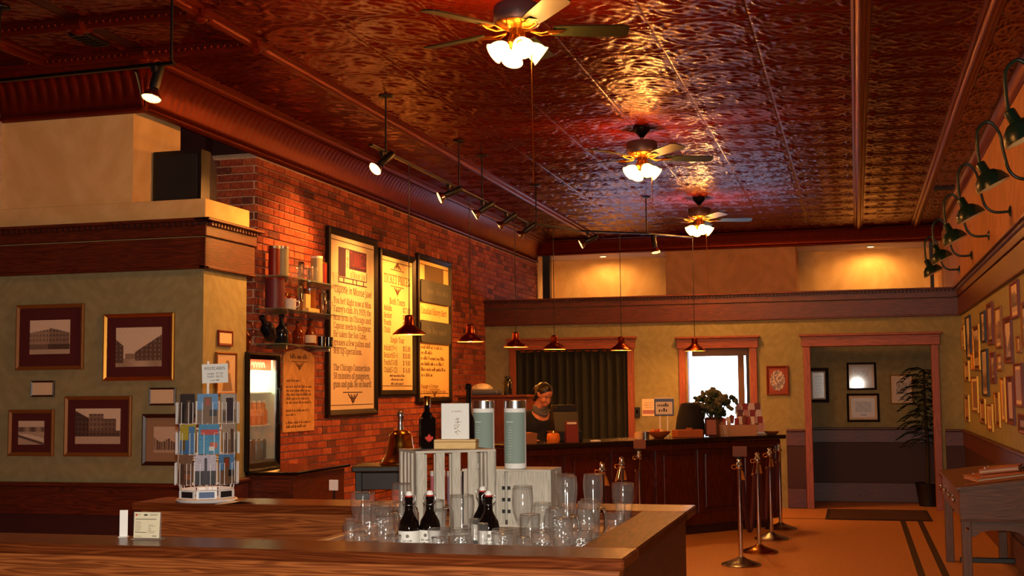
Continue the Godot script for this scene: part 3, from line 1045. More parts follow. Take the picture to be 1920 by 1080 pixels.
# ---------------------------------------------------------------- copper pendant lamps
const PEND_E := 0.6
func build_pendants() -> void:
	var spots := [[-3.62, -9.92, "nearest, before the ticket price board"], [-3.62, -11.65, "second nearest, against the brick wall"], [-3.62, -13.35, "third nearest, left end of the curtained doorway"], [-3.42, -14.35, "fourth nearest, over the curtained doorway"], [-2.77, -15.17, "fifth nearest, right end of the curtained doorway"], [-1.97, -15.98, "farthest, in front of the bright window"]]
	for s in spots:
		var o := thing("pendant_lamp", "copper cone pendant lamp, " + s[2], "pendant lamp", V(s[0], 2.02, s[1]), 0.0, "copper pendant lamps over the bar")
		var g := Geo.new()
		g.lathe(P2([[0.138, 0.0], [0.142, 0.004], [0.138, 0.012], [0.1, 0.045], [0.062, 0.07], [0.042, 0.09], [0.04, 0.15], [0.034, 0.165], [0.012, 0.17], [0.0, 0.17]]), 28, Transform3D(), 0.3)
		part("shade", g, M.pend_copper, o)
		g = Geo.new()
		var inn := P2([[0.0, 0.15], [0.03, 0.145], [0.036, 0.09], [0.056, 0.066], [0.096, 0.041], [0.134, 0.002]])
		g.lathe(inn, 28, Transform3D(), 0.3)
		part("shade_lining", g, M.enamel_in, o)
		g = Geo.new()
		g.lathe(P2([[0, 0.0], [0.02, 0.004], [0.03, 0.024], [0.024, 0.05], [0.014, 0.08], [0, 0.085]]), 14, Transform3D(), -1.0)
		part("bulb", g, glow(Color(1.0, 0.78, 0.42), 8.0), o)
		omni(o, V(0, 0.028, 0), WARM, PEND_E, 0.05)
		g = Geo.new()
		g.tube([V(0, 0.168, 0), V(0, 1.4505, 0)], 0.004, 6)
		part("cord", g, M.black, o)

# ---------------------------------------------------------------- gooseneck sign lamps on the right wall
func build_goosenecks() -> void:
	var zs := [-7.6, -9.35, -11.1, -12.85, -14.75, -16.45]
	var where := ["cut off by the right edge of the picture", "nearest that shows whole", "second that shows whole", "third that shows whole", "fourth that shows whole", "farthest, next to the back wall"]
	for k in zs.size():
		var o := thing("gooseneck_lamp", "green gooseneck wall lamp, " + where[k], "wall lamp", V(1.29, 3.0, zs[k]), 0.0, "green gooseneck lamps on the right wall")
		var g := Geo.new()
		g.lathe(P2([[0, 0.018], [0.03, 0.016], [0.05, 0.004], [0.05, 0.0], [0, 0]]), 16, Transform3D(Basis(Vector3.BACK, PI / 2), Vector3.ZERO))
		part("wall_plate", g, M.green_enamel, o)
		g = Geo.new()
		var c := Curve3D.new()
		c.bake_interval = 0.03
		for p in [V(-0.01, 0, 0), V(-0.13, 0.0, 0), V(-0.2, 0.06, 0), V(-0.235, 0.2, 0), V(-0.26, 0.34, 0), V(-0.33, 0.42, 0), V(-0.4, 0.36, 0), V(-0.405, 0.22, 0), V(-0.395, 0.12, 0)]: c.add_point(p)
		for i in range(1, c.point_count - 1):
			var tn := (c.get_point_position(i + 1) - c.get_point_position(i - 1)) * 0.17
			c.set_point_in(i, -tn); c.set_point_out(i, tn)
		g.tube(Array(c.get_baked_points()), 0.012, 8)
		part("gooseneck_arm", g, M.green_enamel, o)
		var b := Basis(Vector3.BACK, 0.46)
		var q := V(-0.395, 0.13, 0)
		g = Geo.new()
		g.lathe(P2([[0.125, -0.19], [0.12, -0.165], [0.1, -0.12], [0.06, -0.085], [0.036, -0.075], [0.034, -0.01], [0.026, 0.0], [0, 0.0]]), 24, Transform3D(b, q), 0.3)
		part("shade", g, M.green_enamel, o)
		g = Geo.new()
		g.lathe(P2([[0.0, -0.09], [0.058, -0.092], [0.097, -0.125], [0.117, -0.168], [0.122, -0.19], [0.126, -0.192]]), 24, Transform3D(b, q), 0.3)
		part("shade_lining", g, M.enamel_in, o)
		g = Geo.new()
		g.lathe(P2([[0, -0.165], [0.022, -0.155], [0.028, -0.13], [0.018, -0.1], [0, -0.09]]), 12, Transform3D(b, q), -1.0)
		part("bulb", g, M.white, o)

# ---------------------------------------------------------------- front counter
func build_counter() -> void:
	var c := thing("service_counter", "long glossy oak counter with a right-hand return in the foreground", "counter", V(0, 0, 0))
	# tops: front, right and far rail
	part("front_top", span(V(-5.2, 1.035, -3.79), V(-0.65, 1.07, -3.54), 0.006), M.counter, c)
	part("right_top", span(V(-0.83, 1.035, -4.93), V(-0.65, 1.0702, -3.785), 0.006), M.counter_z, c)
	part("far_top", span(V(-3.1, 1.035, -5.22), V(-0.65, 1.0704, -4.925), 0.006), M.counter, c)
	part("front_apron", span(V(-5.2, 1.0, -3.62), V(-0.665, 1.035, -3.552), 0.003), M.counter_side, c)
	part("front_panel", span(V(-5.2, 0.0, -3.64), V(-0.69, 1.0, -3.58), 0.003), M.counter_side, c)
	part("right_panel", span(V(-0.75, 0.0, -5.17), V(-0.69, 1.035, -3.645), 0.003), M.wood, c)
	part("inner_panel", span(V(-3.06, 0.0, -4.99), V(-0.76, 1.035, -4.94), 0.003), M.counter_side, c)
	part("rear_panel", span(V(-3.06, 0.0, -5.18), V(-0.76, 1.035, -5.13), 0.003), M.wood, c)
	part("end_panel", span(V(-3.07, 0.0, -5.12), V(-3.02, 1.035, -5.0), 0.003), M.wood, c)
	# lower display board inside the return, with a pale edge strip
	part("display_board", span(V(-1.80, 0.99, -4.935), V(-0.76, 1.02, -3.70), 0.003), tri_mat(wood_tex(c8(150, 104, 66), c8(190, 142, 96), 13), V(2, 2, 0.8), 0.3), c)
	part("edge_strip", span(V(-1.835, 0.985, -4.93), V(-1.80, 1.035, -3.79), 0.004), mat(c8(176, 128, 92), 0.4), c)
	# acrylic holder with a licence card, and a second white leaflet holder
	var h := thing("licence_card", "white printed licence card in a clear holder on the counter", "card", V(-2.27, 1.07, -3.70), 0.05)
	var img := Image.create(128, 116, false, Image.FORMAT_RGB8)
	img.fill(c8(226, 214, 182))
	img.fill_rect(Rect2i(6, 8, 9, 9), c8(190, 50, 36))
	img.fill_rect(Rect2i(17, 10, 14, 2), c8(120, 100, 80))
	img.fill_rect(Rect2i(48, 9, 18, 7), c8(70, 58, 50))
	img.fill_rect(Rect2i(78, 8, 40, 2), c8(120, 110, 90))
	img.fill_rect(Rect2i(78, 13, 36, 2), c8(120, 110, 90))
	img.fill_rect(Rect2i(6, 30, 104, 3), c8(90, 78, 66))
	for k in 7:
		img.fill_rect(Rect2i(6, 42 + k * 7, rng.randi_range(18, 44), 2), c8(150, 134, 110))
		img.fill_rect(Rect2i(72, 56 + k * 6, rng.randi_range(8, 40), 2), c8(160, 144, 120))
	img.fill_rect(Rect2i(6, 90, 58, 3), c8(110, 96, 80))
	img.fill_rect(Rect2i(6, 108, 34, 2), c8(130, 116, 96))
	img.fill_rect(Rect2i(92, 106, 22, 3), c8(80, 70, 66))
	part("card", sheet(0.0925, 0.083, 0.001), print_mat(img), h, V(0, 0.047, 0.0), V(-0.06, 0, 0))
	part("holder", span(V(-0.05, 0.0, -0.005), V(0.05, 0.09, -0.003)), M.pane, h)
	part("holder_foot", span(V(-0.05, 0.0, -0.04), V(0.05, 0.003, 0.012)), M.pane, h)
	var l := thing("leaflet_holder", "small blank white upright tab left of the licence card", "card", V(-2.385, 1.07, -3.745), 0.35)
	part("tab", one_box(V(0.027, 0.088, 0.004), 0.001, V(0, 0.046, 0)), M.white, l)
	part("foot", one_box(V(0.03, 0.003, 0.03), 0.001, V(0, 0.0015, 0)), M.white, l)
	var p := thing("paper_sheet", "single white sheet lying behind the licence card", "paper", V(-2.62, 1.0704, -4.98))
	var g := Geo.new()
	for k in 6:
		var x0 := -0.06 + 0.02 * k
		var y0 := 0.0005 + 0.014 * pow(k / 6.0, 2.0)
		var y1 := 0.0005 + 0.014 * pow((k + 1) / 6.0, 2.0)
		g.quad(V(x0, y0, 0.08), V(x0 + 0.02, y1, 0.08), V(x0 + 0.02, y1, -0.08), V(x0, y0, -0.08))
		g.quad(V(x0, y0 - 0.0004, -0.08), V(x0 + 0.02, y1 - 0.0004, -0.08), V(x0 + 0.02, y1 - 0.0004, 0.08), V(x0, y0 - 0.0004, 0.08))
	part("leaf", g, M.white, p)

# ---------------------------------------------------------------- framed photographs
# an old sepia view: kind 0 corner building, 1 street, 2 square with buildings, 3 harbour, 4 crowd, 5 map, 6 portrait, 7 page
func old_photo(kind: int, sd: int, w := 96, h := 72) -> Image:
	var r := RandomNumberGenerator.new()
	r.seed = sd
	var img := Image.create(w, h, false, Image.FORMAT_RGB8)
	var pale := c8(226, 212, 186)
	var mid := c8(150, 128, 106)
	var drk := c8(58, 44, 40)
	for y in h:
		for x in w:
			var t := 0.0
			var u := float(x) / w
			var v := float(y) / h
			match kind:
				0:
					if v > 0.86: t = 0.25
					elif u < 0.48 and v > 0.34 - u * 0.2 + 0.02: t = 0.42
					elif u >= 0.48 and u < 0.98 and v > 0.22 + (u - 0.48) * 0.3: t = 0.55
					if v > 0.7 and v < 0.86: t = 0.85 if u > 0.45 else 0.65
					if t > 0.3 and v < 0.68 and int(x / 4.0) % 2 == 0 and int(y / 5.0) % 2 == 0: t += 0.22
				1:
					if v > 0.78: t = 0.3 + 0.1 * sin(u * 9.0)
					if u > 0.42 and v > 0.62 - (u - 0.42) * 0.75 and v < 0.84: t = 0.78
					if u < 0.16 and v > 0.3 + u and v < 0.9: t = 0.82
					if u > 0.2 and u < 0.42 and v > 0.66 and v < 0.8: t = 0.5
					if t > 0.7 and int(x / 3.0) % 3 == 0 and int(y / 4.0) % 2 == 0: t -= 0.25
				2:
					if v > 0.74: t = 0.22
					if u < 0.3 and v > 0.06 + u * 0.7 and v < 0.78: t = 0.85
					if u > 0.3 and u < 0.62 and v > 0.14 and v < 0.74: t = 0.6
					if u >= 0.62 and u < 0.9 and v > 0.28 and v < 0.76: t = 0.66
					if v > 0.62 and v < 0.78: t = maxf(t, 0.75)
					if t > 0.5 and int(x / 4.0) % 2 == 0 and int(y / 5.0) % 2 == 0: t += 0.18
				3:
					t = 0.3
					if v < 0.25: t = 0.1
					if v > 0.25 and v < 0.45: t = 0.6 + 0.2 * sin(u * 14.0)
					if v > 0.55 and absf(v - 0.66 - (u - 0.5) * 0.3) < 0.08: t = 0.05
					if v > 0.55 and absf(v - 0.8 - (u - 0.5) * 0.35) < 0.05: t = 0.8
				4:
					t = 0.15
					var fig := 0.42 + 0.16 * absf(sin(floorf(u * 17.0) * 3.7))
					if v > fig: t = 0.55 + 0.3 * absf(sin(floorf(u * 17.0) * 1.9))
					if v > fig and absf(fmod(u * 17.0, 1.0) - 0.5) > 0.38: t = 0.25
					if v > 0.88: t = 0.3
				5:
					t = 0.18
					if u > 0.16 and u < 0.84 and v > 0.18 and v < 0.72: t = 0.42 + 0.12 * sin(u * 23.0) * sin(v * 17.0 + u * 6.0)
					if v > 0.84 and v < 0.9 and u > 0.38 and u < 0.62: t = 0.8
				6:
					t = 0.2
					if absf(u - 0.55) < 0.16 + 0.3 * maxf(0.0, v - 0.5) and v > 0.48: t = 0.62
					if Vector2(u - 0.55, (v - 0.32) * 0.8).length() < 0.13: t = 0.42
					if Vector2(u - 0.55, (v - 0.24) * 0.9).length() < 0.12: t = 0.7
				7:
					t = 0.1
					if int(y / 4.0) % 2 == 0 and u > 0.15 and u < 0.85 and v > 0.12 and v < 0.88: t = 0.55
			t = clampf(t + r.randf_range(-0.07, 0.07), 0.0, 1.0)
			img.set_pixel(x, y, pale.lerp(mid, t * 2.0) if t < 0.5 else mid.lerp(drk, t * 2.0 - 1.0))
	return img

# a framed picture facing +z with its centre at `at`
func framed(called: String, label: String, at: Vector3, turn: float, w: float, h: float, bar: float, fm: Material, mm: Material, border: float, pic: Material, group := "", category := "picture", d := 0.022) -> Node3D:
	var o := thing(called, label, category, at, turn, group)
	part("frame", frame_geo(w, h, bar, d), fm, o)
	part("backing", span(V(-w / 2 + 0.002, -h / 2 + 0.002, 0.0), V(w / 2 - 0.002, h / 2 - 0.002, 0.004)), M.frame_dark, o)
	if border > 0.0:
		part("mat_board", span(V(-w / 2 + bar * 0.9, -h / 2 + bar * 0.9, 0.004), V(w / 2 - bar * 0.9, h / 2 - bar * 0.9, 0.007)), mm, o)
	part("photograph", sheet(w - 2 * (bar + border), h - 2 * (bar + border), 0.002), pic, o, V(0, 0, 0.0095))
	return o

func build_left_pictures() -> void:
	var z := -7.948
	var L := [
		["framed photo of a corner hotel building, upper left on the green wall", -5.695, 1.968, 0.572, 0.482, M.gold_dull, M.mat_red, 0.088, 0],
		["framed photo of a wide old street, upper right on the green wall", -4.957, 1.882, 0.572, 0.482, M.gold, M.mat_red, 0.072, 1],
		["small framed photo of boats, lower left on the green wall", -5.836, 1.27, 0.385, 0.339, M.gold_dull, M.mat_red, 0.055, 3],
		["framed photo of a town square, lower middle of the green wall", -5.281, 1.317, 0.55, 0.434, M.gold_dull, M.mat_red, 0.062, 2],
		["framed photo with tan mount half hidden by the postcard rack", -4.666, 1.221, 0.50, 0.364, M.frame_dark, M.mat_tan, 0.062, 4]]
	for k in L.size():
		var a: Array = L[k]
		framed("framed_photograph", a[0], V(a[1], a[2], z), 0.0, a[3], a[4], 0.028, a[5], a[6], a[7], print_mat(old_photo(a[8], 90 + k), 0.5), "old photographs on the green wall")
	var cap := old_photo(7, 120)
	var cm := mat(c8(224, 206, 168), 0.8)
	framed("caption_plate", "small dark framed caption below the corner hotel photo", V(-5.748, 1.59, z), 0.0, 0.197, 0.119, 0.014, M.frame_dark, cm, 0.0, cm, "small framed captions", "caption", 0.014)
	framed("caption_plate", "small dark framed caption below the wide street photo", V(-4.762, 1.526, z), 0.0, 0.211, 0.126, 0.014, M.frame_dark, cm, 0.0, cm, "small framed captions", "caption", 0.014)
	framed("caption_plate", "small red framed caption above the portrait beside the cooler", V(-4.447, 1.946, -8.26), PI / 2, 0.22, 0.116, 0.02, M.frame_red, cm, 0.0, cm, "small framed captions", "caption", 0.014)
	framed("framed_portrait", "tall pale portrait in a gold frame on the short return wall", V(-4.447, 1.688, -8.275), PI / 2, 0.31, 0.31, 0.018, M.gold_dull, M.mat_cream, 0.01, print_mat(old_photo(6, 131, 64, 64), 0.5), "", "picture", 0.018)

# ---------------------------------------------------------------- tall text boards on the brick wall
func ornament(parent: Node, at: Vector3, w: float, m: Material, flip := 1.0) -> void:
	var g := Geo.new()
	g.box(V(0, 0, 0), V(w, w * 0.02, 0.002))
	for s in [-1, 1]:
		var pts := []
		for k in 9:
			var a := k / 8.0
			pts.append(V(s * w * (0.24 - 0.22 * a), -flip * w * (0.03 + 0.1 * sin(a * PI * 0.6)), 0))
		g.tube(pts, w * 0.014, 5)
		g.tube([V(s * w * 0.1, -flip * w * 0.04, 0), V(s * w * 0.07, -flip * w * 0.16, 0), V(s * w * 0.02, -flip * w * 0.2, 0)], w * 0.014, 5)
	g.prism(P2([[-0.03 * w, -flip * 0.1 * w], [0.0, -flip * 0.26 * w], [0.03 * w, -flip * 0.1 * w], [0.0, -flip * 0.05 * w]]), -0.001, 0.002)
	part("ornament", g, m, parent, at)

func board(called: String, label: String, zc: float, y0: float, y1: float, w: float, paper: Color) -> Node3D:
	var h := y1 - y0
	var o := thing(called, label, "sign board", V(-4.933, (y0 + y1) / 2, zc), PI / 2, "tall framed boards on the brick wall")
	part("frame", frame_geo(w, h, 0.07, 0.05), M.frame_black, o)
	part("face_board", span(V(-w / 2 + 0.06, -h / 2 + 0.06, 0.0), V(w / 2 - 0.06, h / 2 - 0.06, 0.02)), mat(paper, 0.7), o)
	var g := Geo.new()
	g.box(V(0, h / 2 - 0.115, 0.021), V(w - 0.2, 0.008, 0.002))
	g.box(V(0, -h / 2 + 0.115, 0.021), V(w - 0.2, 0.008, 0.002))
	part("rule_lines", g, M.ink, o)
	return o

func build_banners() -> void:
	var z := 0.0208
	# first board
	var b := board("text_board", "largest cream board with a purple logo and a long text", -11.8, 1.30, 3.16, 1.29, c8(232, 216, 182))
	var h := 0.93
	var purple := mat(c8(72, 38, 70), 0.7)
	var lg := Geo.new()
	lg.box(V(-0.285, 0.61, z), V(0.18, 0.29, 0.003))
	lg.box(V(-0.145, 0.75, z), V(0.1, 0.012, 0.003))
	lg.box(V(0.13, 0.655, z), V(0.46, 0.2, 0.003))
	part("logo_block", lg, purple, b)
	lg = Geo.new()
	lg.box(V(-0.145, 0.65, z), V(0.085, 0.19, 0.004))
	part("logo_bar", lg, M.paper, b)
	for k in 3: lettering(b, "THE"[k], V(-0.145, 0.71 - k * 0.06, z + 0.0025), 0.05, purple, false, 0.06)
	lettering(b, "TUNNELS", V(0.13, 0.655, z + 0.002), 0.15, mat(c8(150, 60, 70), 0.7), false, 0.42)
	lettering(b, "of Moose Jaw", V(0.13, 0.50, z), 0.07, mat(c8(170, 140, 110), 0.7), true, 0.4)
	lg = Geo.new()
	lg.box(V(0.0, 0.455, z), V(0.75, 0.01, 0.003))
	lg.box(V(0.0, 0.405, z), V(0.75, 0.012, 0.003))
	lg.box(V(0.37, 0.5, z), V(0.01, 0.1, 0.003))
	for x in [-0.365, -0.24, 0.0, 0.09, 0.28]: lg.box(V(x, 0.43, z), V(0.018, 0.045, 0.003))
	part("logo_track", lg, purple, b)
	lettering(b, "Capone in Moose Jaw!", V(0.02, 0.33, z), 0.075, M.ink, false, 0.98)
	var lines := ["You bet! Right now at Miss", "Fanny's club. It's 1929, the", "heat is on in Chicago and", "Capone needs to disappear.", "He takes the Soo Line,", "greases a few palms and", "sets up operations.", "", "The Chicago Connection-", "50 minutes of gangsters,", "guns and gals. Be on board!"]
	for k in lines.size():
		if lines[k] != "": lettering(b, lines[k], V(-0.49, 0.215 - k * 0.0825, z), 0.062, M.ink, true, 0.98, -1)
	ornament(b, V(0, -0.69, z), 0.5, M.ink)
	# second board
	b = board("text_board", "narrow yellowish ticket price board between the two taller boards", -13.08, 1.49, 3.09, 1.12, c8(236, 218, 160))
	ornament(b, V(0, 0.60, z), 0.42, M.ink_brown, -1.0)
	lettering(b, "TICKET PRICES", V(0, 0.49, z), 0.1, M.ink_brown, true, 0.82)
	ornament(b, V(0, 0.415, z), 0.42, M.ink_brown)
	lettering(b, "Both Tours", V(0, 0.245, z), 0.07, M.ink, true, 0.5)
	var rows := [["Adults", "$27.00", 0.165], ["Senior", "$22.00", 0.085], ["Youth", "$18.00", 0.005], ["Child", "$12.00", -0.075], ["Adult(19+)", "$15.00", -0.27], ["Senior(65+)", "$10.00", -0.35], ["Youth(13-18)", "$  9.00", -0.43], ["Child(5-12)", "$  6.00", -0.51]]
	for r in rows:
		lettering(b, r[0], V(-0.42, r[2], z), 0.06, M.ink, true, 0.42, -1)
		lettering(b, r[1], V(0.42, r[2], z), 0.06, M.ink, true, 0.34, 1)
	lettering(b, "Single Tour", V(0, -0.18, z), 0.06, M.ink, true, 0.5)
	small_print(b, [[-0.24, -0.575, 0.48], [-0.2, -0.617, 0.4], [-0.2, -0.664, 0.38]], 0.026, z, M.ink, 21)
	# third board
	b = board("text_board", "golden lit board with two dark nameplates, farthest along the brick", -14.35, 1.40, 3.16, 1.25, c8(230, 196, 124))
	var slate := mat(c8(62, 66, 62), 0.6)
	var g := Geo.new()
	g.box(V(0, 0.63, z), V(0.7, 0.26, 0.006), 0.002)
	part("title_panel", g, mat(c8(96, 78, 46), 0.7), b)
	for k in 2:
		g = Geo.new()
		g.prism(P2([[-0.56, -0.1], [-0.52, -0.13], [0.52, -0.13], [0.56, -0.1], [0.56, 0.1], [0.52, 0.13], [-0.52, 0.13], [-0.56, 0.1]]), 0.0, 0.03)
		var np := part("nameplate", g, slate, b, V(0.0, 0.45 - k * 0.48, z + 0.001))
		small_print(np, [[-0.36, 0.0, 0.8]], 0.085, 0.0308, mat(c8(92, 92, 86), 0.6), 30 + k)
	lettering(b, "Canadian History Alert!", V(0, 0.215, z), 0.075, M.ink_brown, true, 0.95)
	var l3 := ["", "", "", "", "", "", "", "Passage to Fortune -", "A 50 minute adventure into", "the heart of Canada's past"]
	small_print(b, [[-0.49, -0.22, 0.8], [-0.49, -0.286, 0.4], [-0.49, -0.352, 0.86], [-0.49, -0.418, 0.82], [-0.49, -0.484, 0.92], [-0.49, -0.55, 0.45]], 0.045, z, M.ink_brown, 33)
	for k in l3.size():
		if l3[k] != "" and k > 6: lettering(b, l3[k], V(-0.49, -0.22 - k * 0.066, z), 0.052, M.ink_brown, true, 0.92, -1)
	ornament(b, V(0, -0.68 - 0.04, z), 0.4, M.ink_brown)

# ---------------------------------------------------------------- cooler on its cabinet in the corner
func can_geo(r: float, h: float) -> Geo:
	var g := Geo.new()
	g.lathe(P2([[0, 0.004], [r * 0.72, 0.0], [r, 0.01], [r, h - 0.014], [r * 0.8, h], [r * 0.74, h - 0.004], [0, h - 0.004]]), 16)
	return g

func bottle_geo(r: float, h: float, neck := 0.3, nr := 0.3) -> Geo:
	var g := Geo.new()
	var s := h * (1.0 - neck)
	g.lathe(P2([[0, 0.004], [r * 0.85, 0.0], [r, 0.008], [r, s * 0.72], [r * 0.9, s * 0.82], [r * 0.55, s * 0.95], [r * nr * 1.1, s * 1.05], [r * nr, h * 0.9], [r * nr * 1.25, h * 0.91], [r * nr * 1.25, h * 0.97], [r * nr, h], [0, h]]), 18, Transform3D(), 0.5)
	return g

func build_fridge_corner() -> void:
	var cb := thing("corner_cabinet", "dark wooden cabinet with black top carrying the drinks cooler", "cabinet", V(-4.47, 0, -9.0))
	part("body", span(V(-0.46, 0.0, -0.6), V(0.40, 0.93, 0.35), 0.006), M.wood, cb)
	part("top", span(V(-0.47, 0.93, -0.63), V(0.44, 0.955, 0.38), 0.005), M.black_gloss, cb)
	part("plinth", span(V(-0.45, 0.0, 0.34), V(0.41, 0.09, 0.36), 0.003), M.panel_dark, cb)
	part("front_rail", span(V(-0.42, 0.80, 0.35), V(0.37, 0.9, 0.358), 0.003), M.wood, cb)
	var f := thing("drinks_cooler", "black glass-door drinks cooler with a glowing orange header", "cooler", V(-4.43, 0.956, -8.86))
	var w := 0.56
	var h := 0.9
	# case: faces +x; x is depth, z is width
	part("back_wall", span(V(-0.47, 0, -w / 2), V(-0.44, h, w / 2)), M.black, f)
	part("side_wall", span(V(-0.44, 0, -w / 2), V(-0.02, h, -w / 2 + 0.03)), M.black, f)
	part("side_wall", span(V(-0.44, 0, w / 2 - 0.03), V(-0.02, h, w / 2)), M.black, f)
	part("case_top", span(V(-0.44, h - 0.04, -w / 2 + 0.03), V(-0.02, h, w / 2 - 0.03)), M.black, f)
	part("case_bottom", span(V(-0.44, 0, -w / 2 + 0.03), V(-0.02, 0.07, w / 2 - 0.03)), M.black, f)
	var lin := Geo.new()
	lin.box(V(-0.43, 0.46, 0), V(0.012, 0.78, w - 0.062))
	for s in [-1, 1]: lin.box(V(-0.22, 0.46, s * (w / 2 - 0.035)), V(0.4, 0.78, 0.008))
	part("liner", lin, mat(c8(226, 236, 214), 0.5), f)
	var door := part("door", frame_geo(w, h, 0.055, 0.03), M.black_gloss, f, V(-0.015, h / 2, 0), V(0, PI / 2, 0))
	part("door_glass", span(V(-w / 2 + 0.05, -h / 2 + 0.05, 0.004), V(w / 2 - 0.05, h / 2 - 0.05, 0.008)), M.pane, door)
	var hg := Geo.new()
	hg.tube([V(0.2, -0.1, 0.03), V(0.2, -0.1, 0.055), V(0.2, 0.17, 0.055), V(0.2, 0.17, 0.03)], 0.008, 6)
	part("door_handle", hg, M.black, door)
	var hd := part("header_sign", span(V(-0.06, 0.765, -w / 2 + 0.055), V(-0.05, 0.85, w / 2 - 0.055)), glow(Color(1.0, 0.3, 0.08), 1.6), f)
	hd.set_meta("label", "glowing orange header with white script")
	var sq := []
	for k in 25: sq.append(V(-0.047, 0.806 + 0.022 * sin(k * 1.25), 0.11 - k * 0.009 + 0.008 * cos(k * 1.25)))
	var sqg := Geo.new()
	sqg.tube(sq, 0.006, 6)
	part("script_mark", sqg, glow(Color(1, 0.85, 0.6), 1.4), hd)
	for y in [0.33, 0.585]: part("shelf", span(V(-0.42, y, -w / 2 + 0.04), V(-0.06, y + 0.01, w / 2 - 0.04)), M.white_wire, f)
	part("lamp_tube", span(V(-0.40, 0.83, -0.2), V(-0.38, 0.845, 0.2)), glow(Color(0.9, 1.0, 0.8), 3.0), f)
	omni(f, V(-0.3, 0.75, 0.0), Color(0.94, 1.0, 0.8), 0.28, 0.05)
	var jm := mat(c8(226, 120, 24), 0.2)
	var src: Node3D = null
	for k in 5:
		var at := f.position + V(-0.10, 0.34, -0.19 + k * 0.085)
		var lab: String = ["nearest", "second", "third", "fourth", "farthest"][k] + " orange juice bottle on the cooler's middle shelf"
		if src == null:
			src = thing("juice_bottle", lab, "bottle", at, 0.0, "juice bottles in the cooler")
			part("body", bottle_geo(0.034, 0.17, 0.2, 0.5), jm, src)
			part("cap", can_geo(0.019, 0.018), M.white, src, V(0, 0.17, 0))
		else: copy_of(src, lab, at, 0.0)
	src = null
	for k in 4:
		var at := f.position + V(-0.10, 0.072, -0.17 + k * 0.095)
		var col: Color = [c8(60, 86, 110), c8(120, 130, 140), c8(96, 30, 40), c8(52, 96, 92)][k]
		var cn := thing("drink_can", ["blue", "grey", "dark red", "teal"][k] + " drink can on the bottom shelf of the cooler", "can", at, 0.0, "cans in the cooler")
		part("body", can_geo(0.036, 0.15), mat(col, 0.3, 0.4), cn)
		part("lid", can_geo(0.028, 0.004), M.silver, cn, V(0, 0.1465, 0))
	var bz := thing("bronze_jug", "slim bronze-coloured glass jug on top of the cooler", "jug", V(-4.55, 1.858, -8.72))
	var g := Geo.new()
	g.lathe(P2([[0, 0], [0.06, 0.0], [0.075, 0.06], [0.07, 0.13], [0.035, 0.19], [0.028, 0.24], [0.036, 0.26], [0, 0.26]]), 18, Transform3D(), 0.3)
	part("body", g, mat(c8(96, 44, 24), 0.12, 0.5), bz)
	g = Geo.new()
	g.tube([V(0.03, 0.24, 0), V(0.085, 0.22, 0), V(0.1, 0.16, 0), V(0.07, 0.09, 0)], 0.007, 6)
	part("handle", g, mat(c8(96, 44, 24), 0.12, 0.5), bz)
	# parchment notice on the brick
	var ph := thing("parchment_notice", "tan parchment notice with arched top on the brick beside the cooler", "notice", V(-4.933, 1.565, -10.555), PI / 2)
	var poly := P2([[-0.33, -0.375], [0.33, -0.375], [0.33, 0.3], [0.27, 0.345], [0.1, 0.37], [0.0, 0.385], [-0.1, 0.37], [-0.27, 0.345], [-0.33, 0.3]])
	g = Geo.new()
	g.prism(poly, 0.0, 0.012)
	part("sheet", g, tri_mat(speck_tex(c8(196, 148, 84), c8(214, 168, 104), 0.04, 1.3, 77, 128), V(2, 2, 2), 0.7), ph)
	ornament(ph, V(0, 0.26, 0.0125), 0.34, M.ink_brown)
	small_print(ph, [[-0.2, 0.3, 0.4]], 0.045, 0.0125, M.ink_brown, 40)
	var nl := [[-0.28, 0.085, 0.3]]
	for k in 11:
		if k != 5 and k != 8: nl.append([-0.28, 0.03 - k * 0.036, [0.55, 0.52, 0.55, 0.5, 0.54, 0.0, 0.5, 0.2, 0.0, 0.52, 0.42][k]])
	small_print(ph, nl, 0.026, 0.0125, M.ink_brown, 41)

# ---------------------------------------------------------------- glass wall shelves with souvenirs
func lathed(called: String, label: String, cat: String, at: Vector3, parts: Array, group := "") -> Node3D:
	var o := thing(called, label, cat, at, 0.0, group)
	for p in parts:
		var g := Geo.new()
		g.lathe(P2(p[1]), 18, Transform3D(), 0.5)
		part(p[0], g, p[2], o)
	return o

func tumbler_prof(rb: float, rt: float, h: float, base := 0.012, t := 0.0025) -> Array:
	return [[0, 0.001], [rb - 0.002, 0.0], [rb, 0.003], [lerpf(rb, rt, 0.5), h * 0.5], [rt, h - 0.001], [rt - t * 0.5, h], [rt - t, h - 0.001], [lerpf(rb, rt, 0.5) - t, h * 0.5], [rb - t, base + 0.002], [rb * 0.6, base], [0, base]]

